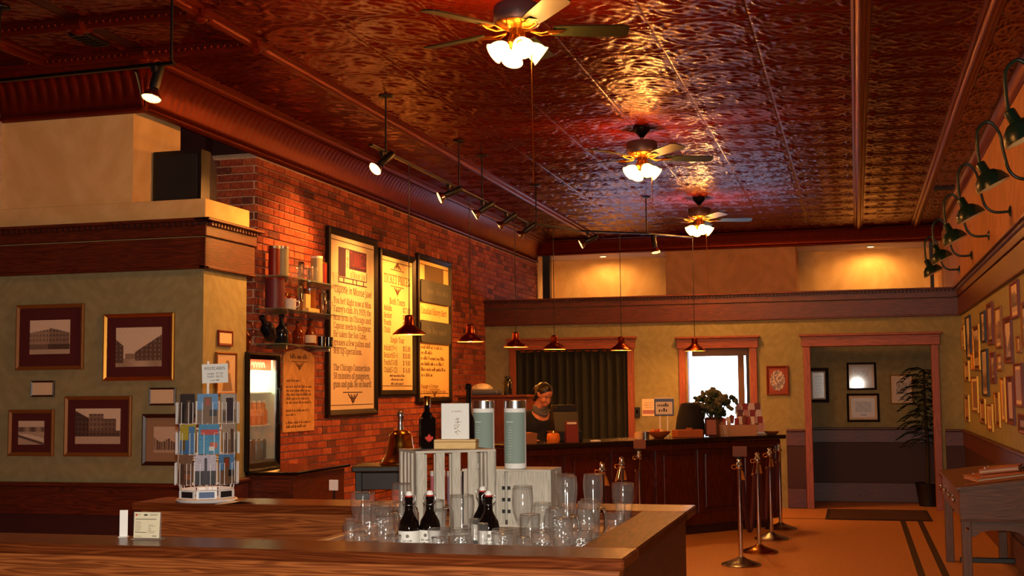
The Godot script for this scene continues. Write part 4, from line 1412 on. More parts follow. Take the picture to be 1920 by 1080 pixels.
func build_wall_shelves() -> void:
	var ys := [2.545, 2.265, 1.965]
	var names := ["top", "middle", "bottom"]
	for k in 3:
		var s := thing("glass_shelf", "%s glass shelf of the souvenir shelves on the brick wall" % names[k], "shelf", V(-4.933, ys[k], -10.35), 0.0, "glass souvenir shelves")
		part("glass_plate", span(V(0.0, -0.012, -0.70), V(0.27, -0.002, 0.70), 0.002), M.shelf_glass, s)
		for z in [-0.45, 0.45]: part("bracket", span(V(0.0, -0.045, z - 0.012), V(0.2, -0.013, z + 0.012), 0.003), M.silver, s)
	var red := mat(c8(132, 30, 24), 0.3)
	var sage := mat(c8(150, 152, 116), 0.4)
	var wine := mat(c8(108, 44, 58), 0.4)
	var y := ys[0] - 0.002 as float
	var x := -4.80
	var R := func(r: float, h: float) -> Array: return [[0, 0], [r, 0], [r, h], [0, h]]
	lathed("gift_tube", "tall red gift tube, leftmost on the top glass shelf", "tube", V(x, y, -9.78), [["tube_body", R.call(0.05, 0.24), red], ["lid", [[0, 0.24], [0.052, 0.24], [0.052, 0.26], [0, 0.26]], M.silver]], "gift tubes on the glass shelves")
	lathed("gift_tube", "tall sage gift tube second from left on the top glass shelf", "tube", V(x, y, -9.94), [["tube_body", R.call(0.055, 0.25), sage], ["lid", [[0, 0.25], [0.057, 0.25], [0.057, 0.275], [0, 0.275]], M.silver]], "gift tubes on the glass shelves")
	lathed("gift_tube", "shorter sage gift tube right of the small glasses", "tube", V(x, y, -10.66), [["tube_body", R.call(0.055, 0.24), sage], ["lid", [[0, 0.24], [0.057, 0.24], [0.057, 0.26], [0, 0.26]], M.white]], "gift tubes on the glass shelves")
	lathed("gift_tube", "slim red gift tube, rightmost on the top glass shelf", "tube", V(x, y, -10.80), [["tube_body", R.call(0.038, 0.2), red], ["lid", [[0, 0.2], [0.04, 0.2], [0.04, 0.215], [0, 0.215]], M.brass]], "gift tubes on the glass shelves")
	var sg: Node3D = null
	for k in 10:
		var at := V(-4.86 + (k % 2) * 0.13, y, -10.08 - k * 0.055)
		if k >= 8: at = V(-4.86 + (k % 2) * 0.12, y, -10.90 - (k - 8) * 0.07)
		var lab: String = ["first", "second", "third", "fourth", "fifth", "sixth", "seventh", "eighth", "next-to-last", "last"][k] + " small clear glass from the left on the top shelf"
		if sg == null: sg = lathed("small_glass", lab, "glass", at, [["bowl", tumbler_prof(0.022, 0.034, 0.14), M.glass]], "small glasses on the top glass shelf")
		else: copy_of(sg, lab, at)
	y = ys[1] - 0.002
	lathed("gift_tin", "wide wine-coloured tin at the left of the middle glass shelf", "tin", V(x, y, -9.80), [["tin_body", R.call(0.085, 0.245), wine], ["lid", [[0, 0.245], [0.087, 0.245], [0.087, 0.262], [0, 0.262]], red]])
	var mg := lathed("coffee_mug", "white mug on the middle glass shelf", "mug", V(-4.76, y, -10.02), [["cup", [[0, 0], [0.045, 0.0], [0.048, 0.01], [0.05, 0.1], [0.046, 0.1], [0.043, 0.012], [0, 0.01]], M.white]])
	var hg := Geo.new()
	hg.tube([V(0.046, 0.08, 0), V(0.08, 0.075, 0), V(0.085, 0.04, 0), V(0.048, 0.02, 0)], 0.006, 6)
	part("handle", hg, M.white, mg)
	for k in 2: lathed("souvenir_jar", ["dark red jar with gold lid behind the white mug", "dark red jar second right of the white mug"][k], "jar", V(-4.88, y, -10.10 - k * 0.11), [["jar_body", [[0, 0], [0.045, 0], [0.05, 0.02], [0.05, 0.12], [0.035, 0.14], [0, 0.14]], mat(c8(96, 24, 14), 0.15)], ["lid", [[0, 0.14], [0.036, 0.14], [0.036, 0.165], [0, 0.165]], M.brass]], "dark red jars on the middle glass shelf")
	lathed("steel_flask", "tall chrome flask left of the wooden block", "flask", V(x, y, -10.28), [["flask_body", [[0, 0], [0.036, 0], [0.036, 0.2], [0.028, 0.215], [0.028, 0.235], [0, 0.235]], M.chrome]], "chrome flasks on the middle glass shelf")
	lathed("steel_flask", "tall chrome flask right of the wooden block", "flask", V(x, y, -10.80), [["flask_body", [[0, 0], [0.036, 0], [0.036, 0.2], [0.028, 0.215], [0.028, 0.235], [0, 0.235]], M.chrome]], "chrome flasks on the middle glass shelf")
	lathed("souvenir_jar", "copper-banded jar between the two chrome flasks' right end", "jar", V(-4.87, y, -10.66), [["jar_body", [[0, 0], [0.06, 0], [0.06, 0.22], [0, 0.22]], mat(c8(150, 92, 44), 0.3, 0.5)], ["lid", [[0, 0.22], [0.062, 0.22], [0.062, 0.24], [0, 0.24]], M.silver]])
	var wb := thing("wooden_box", "pale wooden box stand on the middle glass shelf", "box", V(x, y, -10.50))
	part("base", one_box(V(0.1, 0.045, 0.24), 0.004, V(0, 0.0225, 0)), M.pine, wb)
	part("upright", one_box(V(0.03, 0.13, 0.1), 0.003, V(-0.01, 0.11, 0.03)), M.pine, wb)
	lathed("stem_glass", "clear stem glass at the right end of the middle glass shelf", "glass", V(x, y, -10.95), [["bowl", [[0, 0], [0.032, 0.0], [0.033, 0.003], [0.006, 0.01], [0.005, 0.05], [0.02, 0.065], [0.034, 0.1], [0.03, 0.15], [0.028, 0.15], [0.031, 0.1], [0.018, 0.07], [0, 0.064]], M.glass]])
	y = ys[2] - 0.002
	var navy := mat(c8(18, 22, 36), 0.15)
	for k in 2:
		var o := thing("dark_decanter", ["dark blue slanted bottle, leftmost on the bottom glass shelf", "dark blue upright bottle beside the slanted one"][k], "bottle", V(-4.8, y + (0.05 if k == 0 else 0.0), -9.74 - k * 0.19))
		part("body", bottle_geo(0.06, 0.26, 0.35, 0.35), navy, o, Vector3.ZERO, V(0.85 if k == 0 else 0.0, 0, 0))
	var amber := mat(c8(112, 40, 14), 0.1)
	for k in 5:
		var at := V(-4.81 + (k % 2) * 0.05 - 0.02, y, -10.10 - k * 0.125)
		var o := thing("amber_bottle", ["first amber bottle right of the dark blue bottles", "second amber bottle right of the dark blue bottles", "third amber bottle right of the dark blue bottles", "fourth amber bottle, with a cream label", "fifth amber bottle, with a cream label and gold neck tag"][k] + " on the bottom shelf", "bottle", at, 0.0, "amber bottles on the bottom glass shelf")
		part("body", bottle_geo([0.04, 0.05, 0.055, 0.048, 0.05][k], [0.17, 0.2, 0.2, 0.19, 0.24][k], 0.25, 0.45), amber, o)
		part("cap", can_geo(0.022, 0.02), M.black if k != 2 else M.brass, o, V(0, [0.17, 0.2, 0.2, 0.19, 0.24][k] - 0.004, 0))
		if k >= 3:
			var g := Geo.new()
			g.lathe(P2([[0.0505, 0.03], [0.0505, 0.1]]), 18)
			part("label_band", g, M.paper, o)
	for k in 2: lathed("dark_cup", ["small dark cup right of the amber bottles", "small dark cup at the right end of the bottom glass shelf"][k], "cup", V(x, y, -10.78 - k * 0.16), [["cup", [[0, 0], [0.038, 0], [0.042, 0.1], [0.038, 0.1], [0.034, 0.01], [0, 0.01]], navy]])

# ---------------------------------------------------------------- postcard rack
func postcard_image(k: int) -> Image:
	# each card: paper colour of the upper and lower half, then printed patches (x, y, w, h, colour)
	var D := [
		[c8(92, 150, 206), c8(120, 92, 66), [[12, 6, 16, 46, c8(120, 84, 52)], [16, 10, 8, 12, c8(176, 60, 40)], [24, 30, 14, 12, c8(24, 22, 24)]]],
		[c8(66, 60, 58), c8(84, 70, 60), [[4, 20, 10, 34, c8(40, 34, 34)], [20, 12, 10, 40, c8(120, 96, 80)], [30, 22, 8, 30, c8(52, 44, 44)]]],
		[c8(204, 200, 188), c8(150, 136, 120), [[14, 8, 20, 44, c8(64, 56, 66)], [4, 34, 10, 18, c8(120, 104, 90)]]],
		[c8(160, 176, 190), c8(70, 84, 100), [[6, 26, 28, 8, c8(40, 44, 56)]]],
		[c8(90, 84, 80), c8(60, 54, 50), [[10, 14, 20, 30, c8(150, 130, 104)]]],
		[c8(44, 142, 192), c8(58, 150, 196), [[4, 10, 34, 10, c8(206, 50, 40)], [22, 34, 14, 12, c8(214, 90, 50)], [20, 42, 10, 8, c8(235, 230, 220)]]],
		[c8(206, 184, 60), c8(70, 130, 190), [[22, 4, 16, 50, c8(96, 150, 206)], [4, 30, 10, 20, c8(120, 96, 40)]]],
		[c8(196, 176, 156), c8(150, 124, 104), [[10, 16, 8, 38, c8(110, 84, 70)], [24, 10, 9, 44, c8(96, 72, 60)]]],
		[c8(120, 150, 120), c8(80, 100, 70), [[8, 18, 22, 20, c8(190, 180, 150)]]],
		[c8(140, 150, 160), c8(60, 60, 70), [[6, 20, 30, 10, c8(100, 50, 44)]]],
		[c8(206, 196, 212), c8(44, 38, 48), [[18, 6, 5, 44, c8(56, 46, 60)], [2, 36, 14, 18, c8(34, 30, 36)], [26, 40, 12, 14, c8(30, 28, 34)]]],
		[c8(150, 112, 86), c8(120, 84, 62), [[6, 18, 12, 34, c8(96, 66, 50)], [20, 36, 16, 10, c8(180, 104, 60)]]]]
	var a: Array = D[k]
	var img := Image.create(40, 56, false, Image.FORMAT_RGB8)
	img.fill(a[0])
	img.fill_rect(Rect2i(0, 30, 40, 26), a[1])
	for p in a[2]: img.fill_rect(Rect2i(p[0], p[1], p[2], p[3]), p[4])
	var r := RandomNumberGenerator.new()
	r.seed = 300 + k
	for y in 56:
		for x in 40: img.set_pixel(x, y, img.get_pixel(x, y).lerp(c8(30, 26, 26), r.randf_range(0.0, 0.3)))
	return img

func build_postcard_rack() -> void:
	var o := thing("postcard_rack", "white wire postcard rack standing on the counter", "postcard rack", V(-2.805, 1.0705, -5.06))
	var g := Geo.new()
	g.lathe(P2([[0, 0], [0.13, 0], [0.135, 0.006], [0.13, 0.012], [0, 0.014]]), 24)
	part("base_disc", g, M.white_wire, o)
	g = Geo.new()
	g.tube([V(0, 0.01, 0), V(0, 0.62, 0)], 0.006, 8)
	part("centre_post", g, M.white_wire, o)
	# pockets: six sides, four tiers (lowest cut off by the counter edge)
	var cards := []
	for k in 12: cards.append(print_mat(postcard_image(k), 0.6))
	var tiers := [0.342, 0.209, 0.076]
	var turns := [0.0, -0.785, 0.785, 1.571, -1.571, 2.356, -2.356, PI]
	for ti in 3:
		var y: float = tiers[ti]
		for s in 8:
			var a: float = turns[s] + 0.5 + [0.0, 0.06, -0.05][ti]
			var b := Basis(Vector3.UP, a)
			var d := 0.118
			g = Geo.new()
			var q := func(x: float, yy: float, z: float) -> Vector3: return b * V(x, yy, z) + V(0, y, 0)
			var z1 := d + 0.018
			g.tube([q.call(-0.048, 0.1, d), q.call(-0.048, 0.002, d), q.call(-0.048, 0.0, z1), q.call(-0.048, 0.095, z1), q.call(-0.022, 0.095, z1), q.call(-0.022, 0.0, z1), q.call(0.022, 0.0, z1), q.call(0.022, 0.095, z1), q.call(0.048, 0.095, z1), q.call(0.048, 0.0, z1), q.call(0.048, 0.002, d), q.call(0.048, 0.1, d)], 0.0017, 5)
			g.tube([q.call(-0.03, 0.0, d), q.call(-0.03, -0.025, d - 0.004)], 0.0017, 5)
			g.tube([q.call(0.03, 0.0, d), q.call(0.03, -0.025, d - 0.004)], 0.0017, 5)
			g.tube([q.call(0.0, 0.0, d), q.call(0.0, 0.0, 0.005)], 0.0017, 5)
			part("wire_pocket", g, M.white_wire, o)
			if s < 5:
				var ci := (ti * 5 + s) % 12
				var pc := thing("postcard", "postcard facing %s in the %s tier of the rack" % [["the camera", "left", "right", "far right", "far left"][s], ["top", "middle", "bottom"][ti]], "postcard", o.position + q.call(0, 0.068, d + 0.008), a, "postcards in the rack")
				part("card", sheet(0.088, 0.13, 0.003), cards[ci], pc, Vector3.ZERO, V(-0.03, 0, 0))
		g = Geo.new()
		var ring := []
		for k in 24: ring.append(V(cos(TAU * k / 24) * 0.114, y - 0.022, sin(TAU * k / 24) * 0.114))
		g.tube(ring, 0.002, 5, true)
		part("hoop", g, M.white_wire, o)
	for s in 8:
		var b := Basis(Vector3.UP, s * PI / 4 + 0.5)
		g = Geo.new()
		g.box(b * V(0, 0.034, 0.116), V(0.09, 0.036, 0.003), 0.001, b)
		part("base_panel", g, M.white_wire, o)
		g = Geo.new()
		g.box(b * V(0, 0.034, 0.1185), V(0.066, 0.026, 0.002), 0.0, b)
		part("base_picture", g, mat([c8(60, 90, 140), c8(24, 24, 28), c8(120, 96, 70)][s % 3], 0.5), o)
	var sg := part("sign_card", sheet(0.115, 0.085, 0.003), M.white, o, V(0.045, 0.565, 0.02), V(0, 0.3, 0.03))
	lettering(sg, "POSTCARDS", V(0, 0.022, 0.0006), 0.013, M.ink_black, false, 0.098)
	lettering(sg, "Large - $1.00", V(0, 0.0, 0.0006), 0.009, M.ink_brown, false, 0.084)
	lettering(sg, "Small - $0.75", V(0, -0.014, 0.0006), 0.009, M.ink_brown, false, 0.084)
	small_print(sg, [[-0.02, -0.031, 0.04]], 0.005, 0.0008, M.ink_brown, 46)

# ---------------------------------------------------------------- goods on the display board
var gm := {}
func glassware(kind: String, label: String, at: Vector3, turn := 0.0) -> Node3D:
	var o := thing({"mug": "beer_mug", "pint": "pint_glass", "weizen": "wheat_beer_glass", "goblet": "beer_goblet", "rocks": "rocks_glass", "shot": "shot_glass", "tall_shot": "tall_shot_glass", "jar": "jar_mug", "snifter": "snifter_glass", "tumbler": "fluted_tumbler"}[kind], label, "glass", at, turn, "clear souvenir glasses on the display board")
	if not gm.has(kind):
		var g := Geo.new()
		var sh := 0.2
		match kind:
			"mug": g.lathe(P2(tumbler_prof(0.036, 0.038, 0.145, 0.018, 0.004)), 24, Transform3D(), sh)
			"pint": g.lathe(P2([[0, 0.001], [0.029, 0], [0.031, 0.004], [0.031, 0.02], [0.034, 0.06], [0.043, 0.11], [0.045, 0.14], [0.042, 0.165], [0.041, 0.166], [0.0395, 0.165], [0.0425, 0.14], [0.0405, 0.11], [0.031, 0.06], [0.027, 0.02], [0, 0.016]]), 24, Transform3D(), sh)
			"weizen": g.lathe(P2([[0, 0.001], [0.031, 0], [0.033, 0.005], [0.022, 0.03], [0.021, 0.05], [0.026, 0.1], [0.034, 0.16], [0.036, 0.19], [0.033, 0.226], [0.032, 0.227], [0.031, 0.226], [0.034, 0.19], [0.032, 0.16], [0.024, 0.1], [0.018, 0.05], [0, 0.04]]), 24, Transform3D(), sh)
			"goblet": g.lathe(P2([[0, 0.001], [0.034, 0], [0.035, 0.004], [0.012, 0.014], [0.008, 0.03], [0.01, 0.055], [0.022, 0.075], [0.034, 0.11], [0.037, 0.15], [0.034, 0.195], [0.033, 0.196], [0.032, 0.195], [0.035, 0.15], [0.032, 0.11], [0.02, 0.08], [0, 0.07]]), 24, Transform3D(), sh)
			"rocks": g.lathe(P2(tumbler_prof(0.031, 0.036, 0.078, 0.014, 0.003)), 24, Transform3D(), sh)
			"shot": g.lathe(P2(tumbler_prof(0.017, 0.024, 0.06, 0.014, 0.003)), 20, Transform3D(), sh)
			"tall_shot": g.lathe(P2(tumbler_prof(0.014, 0.018, 0.105, 0.022, 0.0025)), 20, Transform3D(), sh)
			"jar": g.lathe(P2([[0, 0.001], [0.036, 0], [0.039, 0.006], [0.039, 0.1], [0.03, 0.118], [0.031, 0.125], [0.031, 0.142], [0.03, 0.143], [0.028, 0.142], [0.027, 0.118], [0.035, 0.1], [0.034, 0.012], [0, 0.01]]), 24, Transform3D(), sh)
			"snifter": g.lathe(P2([[0, 0.001], [0.03, 0], [0.031, 0.004], [0.008, 0.012], [0.007, 0.03], [0.028, 0.045], [0.04, 0.075], [0.037, 0.105], [0.029, 0.13], [0.028, 0.131], [0.027, 0.13], [0.035, 0.105], [0.038, 0.075], [0.026, 0.047], [0, 0.04]]), 24, Transform3D(), sh)
			"tumbler":
				var pr := tumbler_prof(0.03, 0.034, 0.12, 0.02, 0.003)
				g.lathe(P2(pr), 12, Transform3D(), sh)
		gm[kind] = g.mesh()
	part("bowl", gm[kind], M.glass, o)
	# thick foot and rolled rim are solid glass
	var F: Array = {"mug": [0.0335, 0.016], "pint": [0.026, 0.013], "weizen": [0.021, 0.02], "goblet": [0.009, 0.05], "rocks": [0.0285, 0.012], "shot": [0.0145, 0.012], "tall_shot": [0.0115, 0.02], "jar": [0.034, 0.008], "snifter": [0.0075, 0.03], "tumbler": [0.0265, 0.018]}[kind]
	var T: Array = {"mug": [0.0362, 0.145], "pint": [0.0408, 0.1655], "weizen": [0.032, 0.2265], "goblet": [0.033, 0.1955], "rocks": [0.0345, 0.078], "shot": [0.0225, 0.06], "tall_shot": [0.0168, 0.105], "jar": [0.0296, 0.1425], "snifter": [0.028, 0.1305], "tumbler": [0.0325, 0.12]}[kind]
	if not gm.has(kind + "_foot"):
		var gf := Geo.new()
		gf.lathe(P2([[0, 0.002], [F[0] * 0.9, 0.0015], [F[0], 0.004], [F[0], F[1] * 0.8], [F[0] * 0.92, F[1]], [0, F[1] * 0.9]]), 20, Transform3D(), 0.3)
		gm[kind + "_foot"] = gf.mesh()
		var gr := Geo.new()
		var ring := []
		for q in 28: ring.append(V(cos(TAU * q / 28) * T[0], T[1], sin(TAU * q / 28) * T[0]))
		gr.tube(ring, 0.0011, 5, true)
		gm[kind + "_rim"] = gr.mesh()
	part("foot", gm[kind + "_foot"], M.glass_solid, o)
	part("rim", gm[kind + "_rim"], M.glass_solid, o)
	if kind in ["mug", "jar"]:
		if not gm.has("handle"):
			var g2 := Geo.new()
			g2.tube([V(0.036, 0.115, 0), V(0.06, 0.118, 0), V(0.068, 0.1, 0), V(0.068, 0.05, 0), V(0.058, 0.03, 0), V(0.036, 0.032, 0)], 0.006, 8)
			gm["handle"] = g2.mesh()
		part("handle", gm["handle"], M.glass_solid, o)
	return o

func swing_bottle(label: String, at: Vector3, turn: float, label_full := true) -> void:
	var o := thing("swing_top_bottle", label, "bottle", at, turn, "dark swing-top bottles on the display board")
	var g := Geo.new()
	g.lathe(P2([[0, 0.001], [0.034, 0], [0.036, 0.004], [0.036, 0.075], [0.032, 0.095], [0.02, 0.115], [0.014, 0.13], [0.0125, 0.165], [0.015, 0.167], [0.015, 0.173], [0.0125, 0.176], [0, 0.176]]), 22, Transform3D(), 0.4)
	part("bottle_body", g, M.bottle, o)
	g = Geo.new()
	g.lathe(P2([[0.0363, 0.012], [0.0363, 0.066]]), 22)
	var lb := part("paper_label", g, mat(c8(232, 230, 222), 0.7), o)
	var em := Geo.new()
	em.lathe(P2([[0, 0], [0.006, 0], [0.006, 0.0005], [0, 0.0005]]), 12, Transform3D(Basis(Vector3.RIGHT, PI / 2), V(0, 0.05, 0.0364)))
	part("emblem", em, mat(c8(120, 112, 104), 0.7), lb)
	small_print(lb, [[-0.015, 0.034, 0.03], [-0.012, 0.024, 0.024]], 0.005, 0.0366, M.ink_black, 44)
	g = Geo.new()
	g.lathe(P2([[0, 0.176], [0.013, 0.176], [0.0135, 0.181], [0, 0.181]]), 14)
	part("rubber_ring", g, mat(c8(176, 40, 24), 0.6), o)
	g = Geo.new()
	g.lathe(P2([[0, 0.181], [0.012, 0.181], [0.012, 0.188], [0.007, 0.195], [0, 0.195]]), 14)
	part("stopper", g, M.white, o)
	g = Geo.new()
	for s in [-1, 1]: g.tube([V(s * 0.012, 0.188, 0), V(s * 0.022, 0.178, 0), V(s * 0.021, 0.158, 0.004), V(s * 0.015, 0.15, 0)], 0.0013, 5)
	g.tube([V(-0.021, 0.158, 0.004), V(-0.012, 0.15, 0.02), V(0.012, 0.15, 0.02), V(0.021, 0.158, 0.004)], 0.0013, 5)
	part("wire_bail", g, M.silver, o)

func crate(called: String, label: String, at: Vector3, turn: float, w: float, d: float, h: float, slats: int, solid := false) -> Node3D:
	# open slatted crate stood upright: w across x, d across z, h tall
	var o := thing(called, label, "crate", at, turn, "whitewashed crates on the display board")
	var t := 0.009
	part("top_board", span(V(-w / 2, h - t, -d / 2), V(w / 2, h, d / 2), 0.001), M.crate_h, o)
	part("bottom_board", span(V(-w / 2, 0, -d / 2), V(w / 2, t, d / 2), 0.001), M.crate_h, o)
	for side in 4:
		var along := w if side % 2 == 0 else d
		var b := Basis(Vector3.UP, side * PI / 2)
		var dist := (d if side % 2 == 0 else w) / 2
		var n := slats
		var pitch := along / n
		for k in n:
			var x := -along / 2 + pitch * (k + 0.5)
			var sw := pitch * (0.97 if solid else 0.54)
			if k == 0: x = -along / 2 + sw / 2
			if k == n - 1: x = along / 2 - sw / 2
			var g := Geo.new()
			g.box(b * V(x, h / 2, dist - t / 2 + 0.0005 * (k % 2)), V(sw, h - 2 * t, t), 0.001, b)
			part("slat", g, M.crate, o)
	return o

func build_display() -> void:
	var y := 1.0202
	# crates
	var turn := 0.62
	crate("slatted_crate", "taller whitewashed slatted crate standing on end", V(-1.50, y, -4.52), turn, 0.31, 0.24, 0.31, 5)
	var c2 := crate("slatted_crate", "lower whitewashed crate carrying the tall pale green tube", V(-1.325, y, -4.81), 0.0, 0.36, 0.18, 0.222, 2, true)
	for k in 2:
		for r in 3: part("hand_hole", one_box(V(0.012, 0.014, 0.003), 0.0, V(-0.01 + k * 0.022, 0.06 + r * 0.045, 0.0905)), M.black, c2)
	# pine box with a white sign board
	var pb := thing("pine_box", "small pine box on the tall crate under the white board", "box", V(-1.468, 1.3305, -4.54), 0.12)
	part("box_body", one_box(V(0.16, 0.035, 0.07), 0.002, V(0, 0.0175, 0)), M.pine, pb)
	part("lid_line", one_box(V(0.162, 0.003, 0.072), 0.0, V(0, 0.026, 0)), mat(c8(150, 112, 64), 0.7), pb)
	var sb := thing("calligraphy_board", "white board with brush lettering standing on the pine box", "sign", V(-1.472, 1.366, -4.54), 0.08)
	part("board", one_box(V(0.108, 0.135, 0.008), 0.001, V(0, 0.0675, 0)), M.white, sb)
	var br := Geo.new()
	var rr := RandomNumberGenerator.new()
	rr.seed = 88
	for k in 5:
		for j in 4:
			var c := V(0.008 + rr.randf_range(-0.012, 0.012), 0.026 + k * 0.013 + rr.randf_range(-0.004, 0.004), 0.0045)
			br.box(c, V(rr.randf_range(0.004, 0.016), 0.0016, 0.0006), 0.0, Basis(Vector3.BACK, rr.randf_range(-1.2, 1.2)))
	part("brush_lettering", br, mat(c8(150, 118, 84), 0.7), sb)
	small_print(sb, [[-0.014, 0.104, 0.04]], 0.006, 0.0045, mat(c8(170, 140, 110), 0.7), 45)
	# dark square bottle with a red maple leaf
	var mb := thing("maple_bottle", "tall dark bottle with a red maple leaf beside the white board", "bottle", V(-1.578, 1.3305, -4.52), turn)
	var g := Geo.new()
	g.box(V(0, 0.06, 0), V(0.056, 0.12, 0.05), 0.008)
	g.lathe(P2([[0.026, 0.112], [0.02, 0.13], [0.011, 0.142], [0.0105, 0.172], [0, 0.172]]), 16)
	part("bottle_body", g, M.bottle, mb)
	g = Geo.new()
	g.lathe(P2([[0, 0.165], [0.013, 0.165], [0.013, 0.196], [0.011, 0.199], [0, 0.199]]), 16)
	part("cap", g, M.brass, mb)
	g = Geo.new()
	var leaf := P2([[0, -1], [0.06, -0.55], [0.5, -0.62], [0.42, -0.42], [0.95, 0.02], [0.8, 0.1], [0.86, 0.36], [0.6, 0.3], [0.52, 0.44], [0.28, 0.16], [0.34, 0.68], [0.16, 0.6], [0, 0.98], [-0.16, 0.6], [-0.34, 0.68], [-0.28, 0.16], [-0.52, 0.44], [-0.6, 0.3], [-0.86, 0.36], [-0.8, 0.1], [-0.95, 0.02], [-0.42, -0.42], [-0.5, -0.62], [-0.06, -0.55]])
	for k in leaf.size(): leaf[k] = leaf[k] * 0.018
	g.prism(leaf, 0.0, 0.0012, Transform3D(Basis(Vector3.UP, -turn * 0.0), V(0, 0.04, 0.0252)))
	part("maple_leaf", g, mat(c8(206, 44, 24), 0.5), mb)
	# wine-dark bottle behind
	var wb := thing("wine_bottle", "dark tall-necked bottle behind the white board", "bottle", V(-1.45, 1.3305, -4.64))
	part("bottle_body", bottle_geo(0.024, 0.245, 0.45, 0.4), M.bottle, wb)
	# pale green cardboard tubes
	for k in 2:
		var tp := V(-1.375, y + 0.01, -4.75) if k == 0 else V(-1.305, y + 0.2225, -4.79)
		var hh := 0.265
		if k == 0: tp = V(-1.435, y + 0.2225, -4.79)
		var o := thing("gift_cylinder", ["pale green gift cylinder behind the tall crate", "pale green gift cylinder standing on the lower crate, rightmost"][k], "gift tube", tp, -0.25, "pale green gift cylinders")
		g = Geo.new()
		g.lathe(P2([[0, 0], [0.043, 0], [0.0435, 0.004], [0.0435, hh - 0.03], [0, hh - 0.03]]), 28)
		part("tube_body", g, M.white, o)
		g = Geo.new()
		for i in 20:
			var a0 := -0.75 + 2.3 * i / 20.0
			var a1 := -0.75 + 2.3 * (i + 1) / 20.0
			var R := 0.0441
			var p0 := V(sin(a0) * R, 0.02, cos(a0) * R)
			var p1 := V(sin(a1) * R, 0.02, cos(a1) * R)
			var up := V(0, hh - 0.066, 0)
			g.tri(p0, p1, p1 + up, p0.normalized(), p1.normalized(), p1.normalized()); g.tri(p0, p1 + up, p0 + up, p0.normalized(), p1.normalized(), p0.normalized())
		var wr := part("green_wrap", g, mat(c8(142, 160, 150), 0.6), o)
		g = Geo.new()
		for i in 13: g.box(V(0.0, 0.035 + i * 0.0105, 0.0442) , V(0.012 + 0.004 * (i % 3), 0.0012, 0.0008))
		g.box(V(0.0, 0.182, 0.0443), V(0.03, 0.003, 0.0008))
		part("print_lines", g, mat(c8(206, 214, 208), 0.6), wr)
		g = Geo.new()
		g.lathe(P2([[0, hh - 0.03], [0.0445, hh - 0.03], [0.0445, hh - 0.012], [0.0435, hh - 0.012], [0.0435, hh], [0.041, hh + 0.001], [0.036, hh - 0.006], [0, hh - 0.006]]), 28)
		part("metal_lid", g, M.silver, o)
	# bottles
	swing_bottle("dark swing-top bottle with white label, leftmost of the bottles", V(-1.455, y, -3.98), 0.2)
	swing_bottle("dark swing-top bottle with white label, second from left", V(-1.395, y, -4.02), -0.1)
	swing_bottle("dark swing-top bottle behind the row of printed glasses", V(-1.27, y, -4.22), 0.1)
	swing_bottle("dark swing-top bottle with a whole white label, rightmost of the bottles", V(-1.195, y, -4.04), 0.3)
